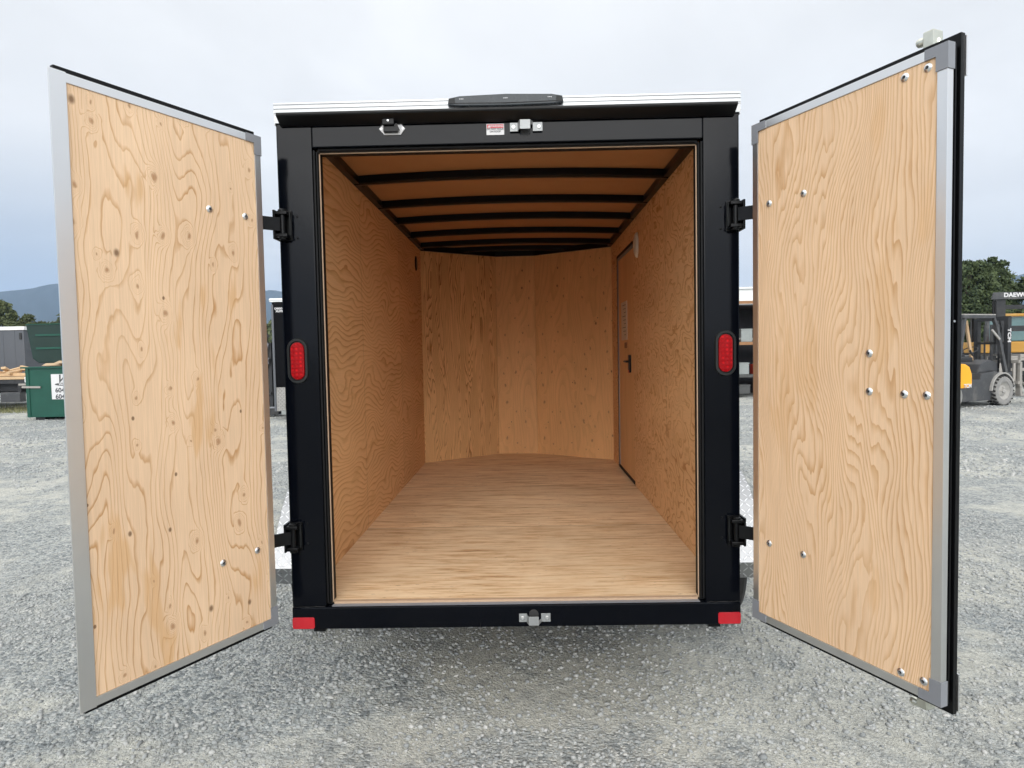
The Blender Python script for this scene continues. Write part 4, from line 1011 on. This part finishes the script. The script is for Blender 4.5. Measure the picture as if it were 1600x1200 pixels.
mb = MB(); mb.box(-.75, .9, -.10, -.02, 1.10, 1.20); mb.box(-.75, .9, -.10, -.02, .72, .80)
for x in (-.75, -.35, .1, .5): mb.box(x, x+.09, -.15, -.101, .38, 1.02)
mb.box(-.75, .9, -.16, -.1005, 1.0205, 1.09); mb.box(-.30, .9, -.9, -.151, .34, .40); mb.build('carriage', 'fork_steel', D)
mb = MB(); mb.box(-.6, .7, .5, 2.3, .45, 1.15, .05); mb.build('body', 'machine_dark', D)
for x in (-.66, .7):
    for y in (.45, 2.0): wheel(D, x, y, .35, -1 if x < 0 else 1, .35, .24, 'tyre_dusty', 'machine_dusty')
# yellow loader behind
D = empty('wheel_loader', (18.0, 21.4, 0)); tag(D, 'yellow wheel loader with a glazed cab behind the forklift masts', 'wheel loader')
mb = MB(); mb.box(-1.6, 1.6, .1, 1.9, 2.46, 2.56, .03); mb.build('cab_roof', 'machine_yellow', D)
mb = MB()
for x in (-1.45, -.95, .30, 1.35):
    for y in (.2, 1.75): mb.box(x, x+.1, y, y+.1, 1.58, 2.4595)
mb.build('cab_frame', 'machine_dark', D)
mb = MB(); mb.box(-1.34, -.955, .24, .26, 1.6, 2.44); mb.box(-.845, .295, .24, .26, 1.6, 2.44); mb.box(.405, 1.345, .24, .26, 1.6, 2.44); mb.build('window', 'glass_tint', D)
mb = MB(); mb.box(-1.7, 1.8, .0, 2.0, 1.18, 1.57, .04); mb.build('body', 'machine_yellow', D)
mb = MB(); mb.box(-1.7, 1.8, .05, 1.95, .62, 1.175, .03); mb.build('chassis', 'machine_black', D)
mb = MB(); mb.box(-.5, .0, .6, 1.2, 1.575, 2.15, .06); mb.build('seat', 'machine_black', D)
mb = MB(); mb.box(-1.50, -1.28, -.3, -.1, 1.6, 2.0, .04); mb.build('exhaust_box', 'red_paint', D)
for x in (-1.1, 1.3):
    wh = wheel(D, x, .05, .62, 1, .62, .45, 'tyre_dusty', 'machine_yellow'); wh.rotation_euler = (0, 0, -math.pi/2)

# ------------------------------------------------------------------ vegetation
def tree(name, loc, h_, spread, nclump, mat, label, cone=.0, leafsz=.14, seed=1, per=70, group='trees beyond the yard'):
    q = np.random.default_rng(seed); root = empty(name, loc); tag(root, label, 'tree', group)
    mb = MB(); mb.tube([(0,0,-.1), (.05,0,h_*.3), (.0,.05,h_*.62), (0,0,h_*.92)], [h_*.03, h_*.022, h_*.013, h_*.004], 8)
    C0 = []
    for k in range(nclump):
        t = q.random(); z = h_*(.14+.84*t**.9); rad = spread*((1-t)**(.55 if cone else .33))*(1.0 if cone else (0.55+.45*min(1, t*3)))
        a = q.random()*6.283; r_ = rad*math.sqrt(.15+.85*q.random()); C0.append((math.cos(a)*r_, math.sin(a)*r_, z, h_*(.025+.055*q.random())*(1-.3*t)))
    for k in range(0, nclump, 6):
        c = C0[k]; mb.tube([(0, 0, max(.2, c[2]*.72)), (c[0]*.5, c[1]*.5, c[2]*.9), c[:3]], [h_*.009, h_*.006, h_*.002], 5)
    mb.build('trunk', 'bark', root)
    c = np.array(C0); n = nclump*per; ci = np.repeat(np.arange(nclump), per)
    dv = q.normal(size=(n, 3)); dv /= np.linalg.norm(dv, axis=1)[:, None]; dv *= (q.random(n)**.6*1.25)[:, None]
    P = c[ci, :3]+dv*c[ci, 3:4]*np.array([1.35, 1.35, .75 if cone else .95])
    a = q.normal(size=(n, 3)); a /= np.linalg.norm(a, axis=1)[:, None]; b = np.cross(a, q.normal(size=(n, 3))); b /= np.linalg.norm(b, axis=1)[:, None]
    sz = leafsz*(.6+.8*q.random(n))[:, None]; a *= sz; b *= sz*.6
    V = np.stack([P-a, P+b, P+a, P-b], 1).reshape(-1, 3)
    raw('crown', V, np.arange(n*4), 4, mat, root); return root
tree('broadleaf_tree', (31.3, 45, 0), 7.3, 2.35, 135, 'leaf_dark', 'dark full-crowned tree just right of the outer door, left of its neighbour', leafsz=.105, seed=2, per=170)
tree('broadleaf_tree', (33.6, 46.5, 0), 7.6, 2.1, 125, 'leaf_dark', 'dark tree with a ragged top behind the forklift mast', leafsz=.105, seed=5, per=170)
tree('broadleaf_tree', (36.2, 46, 0), 6.2, 1.9, 100, 'leaf_dark', 'lower dark tree at the right picture edge behind the loader', leafsz=.105, seed=8, per=170)
tree('broadleaf_tree', (28.6, 47, 0), 6.6, 2.3, 100, 'leaf_dark', 'dark tree mostly hidden behind the outer door edge', leafsz=.105, seed=9, per=170)
for i, (x, h_) in enumerate(((-77, 10.6), (-72.5, 9.8), (-69.5, 8.4), (-66.8, 6.9))):
    tree('broadleaf_tree', (x, 90, 0), h_, 2.9, 60, 'leaf_olive', ['tallest olive tree at the left picture edge above the grey trailer', 'rounded olive tree second from the left picture edge', 'lower olive tree sloping down toward the dumpster lid', 'smallest olive tree just left of the dumpster lid'][i], leafsz=.24, seed=20+i, per=180)
hd = []
q = np.random.default_rng(40); n = 26000
x = -100+46*q.random(n); yb = 150+q.random(n)*4
hh = (9.2+1.5*np.sin(x*.9)+1.3*np.sin(x*2.3+1)+1.5*(q.random(n)-.5))*q.random(n)**.5
P = np.stack([x*1.25+14, yb, hh], 1); a = q.normal(size=(n, 3))*.35; b = q.normal(size=(n, 3))*.3
tag(raw('distant_wood', np.stack([P-a, P+b, P+a, P-b], 1).reshape(-1, 3), np.arange(n*4), 4, 'leaf_olive'), 'line of far woods low on the horizon behind the green dumpster', kind='stuff')
n = 9000; x = -26+13.5*q.random(n); y = 16.9+4.2*q.random(n)*(.35+.65*q.random(n)); L_ = .05+.13*q.random(n); an = q.random(n)*6.28
lean = q.normal(size=(n, 2))*.05; P0 = np.stack([x, y, np.zeros(n)-.005], 1); wv = np.stack([np.cos(an), np.sin(an), np.zeros(n)], 1)*.008
P1 = P0+np.stack([lean[:, 0], lean[:, 1], L_], 1)
tag(raw('grass_verge', np.stack([P0-wv, P0+wv, P1], 1).reshape(-1, 3), np.arange(n*3), 3, 'grass_blades'), 'strip of short dry grass under the flatbed trailer', kind='stuff')

# ------------------------------------------------------------------ air
mb = MB(); mb.box(-4600, 4600, -4600, 4600, -8, 480); hz = mb.build('haze', simple('haze_air', (1,1,1))); tag(hz, 'thin blue air haze over the valley', kind='stuff')
nt = MAT['haze_air'].node_tree; 
for n in list(nt.nodes):
    if n.type != 'OUTPUT_MATERIAL': nt.nodes.remove(n)
pv = nt.nodes.new('ShaderNodeVolumePrincipled'); pv.inputs['Color'].default_value = (.50, .70, 1.0, 1); pv.inputs['Density'].default_value = .00016; pv.inputs['Anisotropy'].default_value = .0
nt.links.new(pv.outputs[0], [n for n in nt.nodes if n.type == 'OUTPUT_MATERIAL'][0].inputs['Volume'])
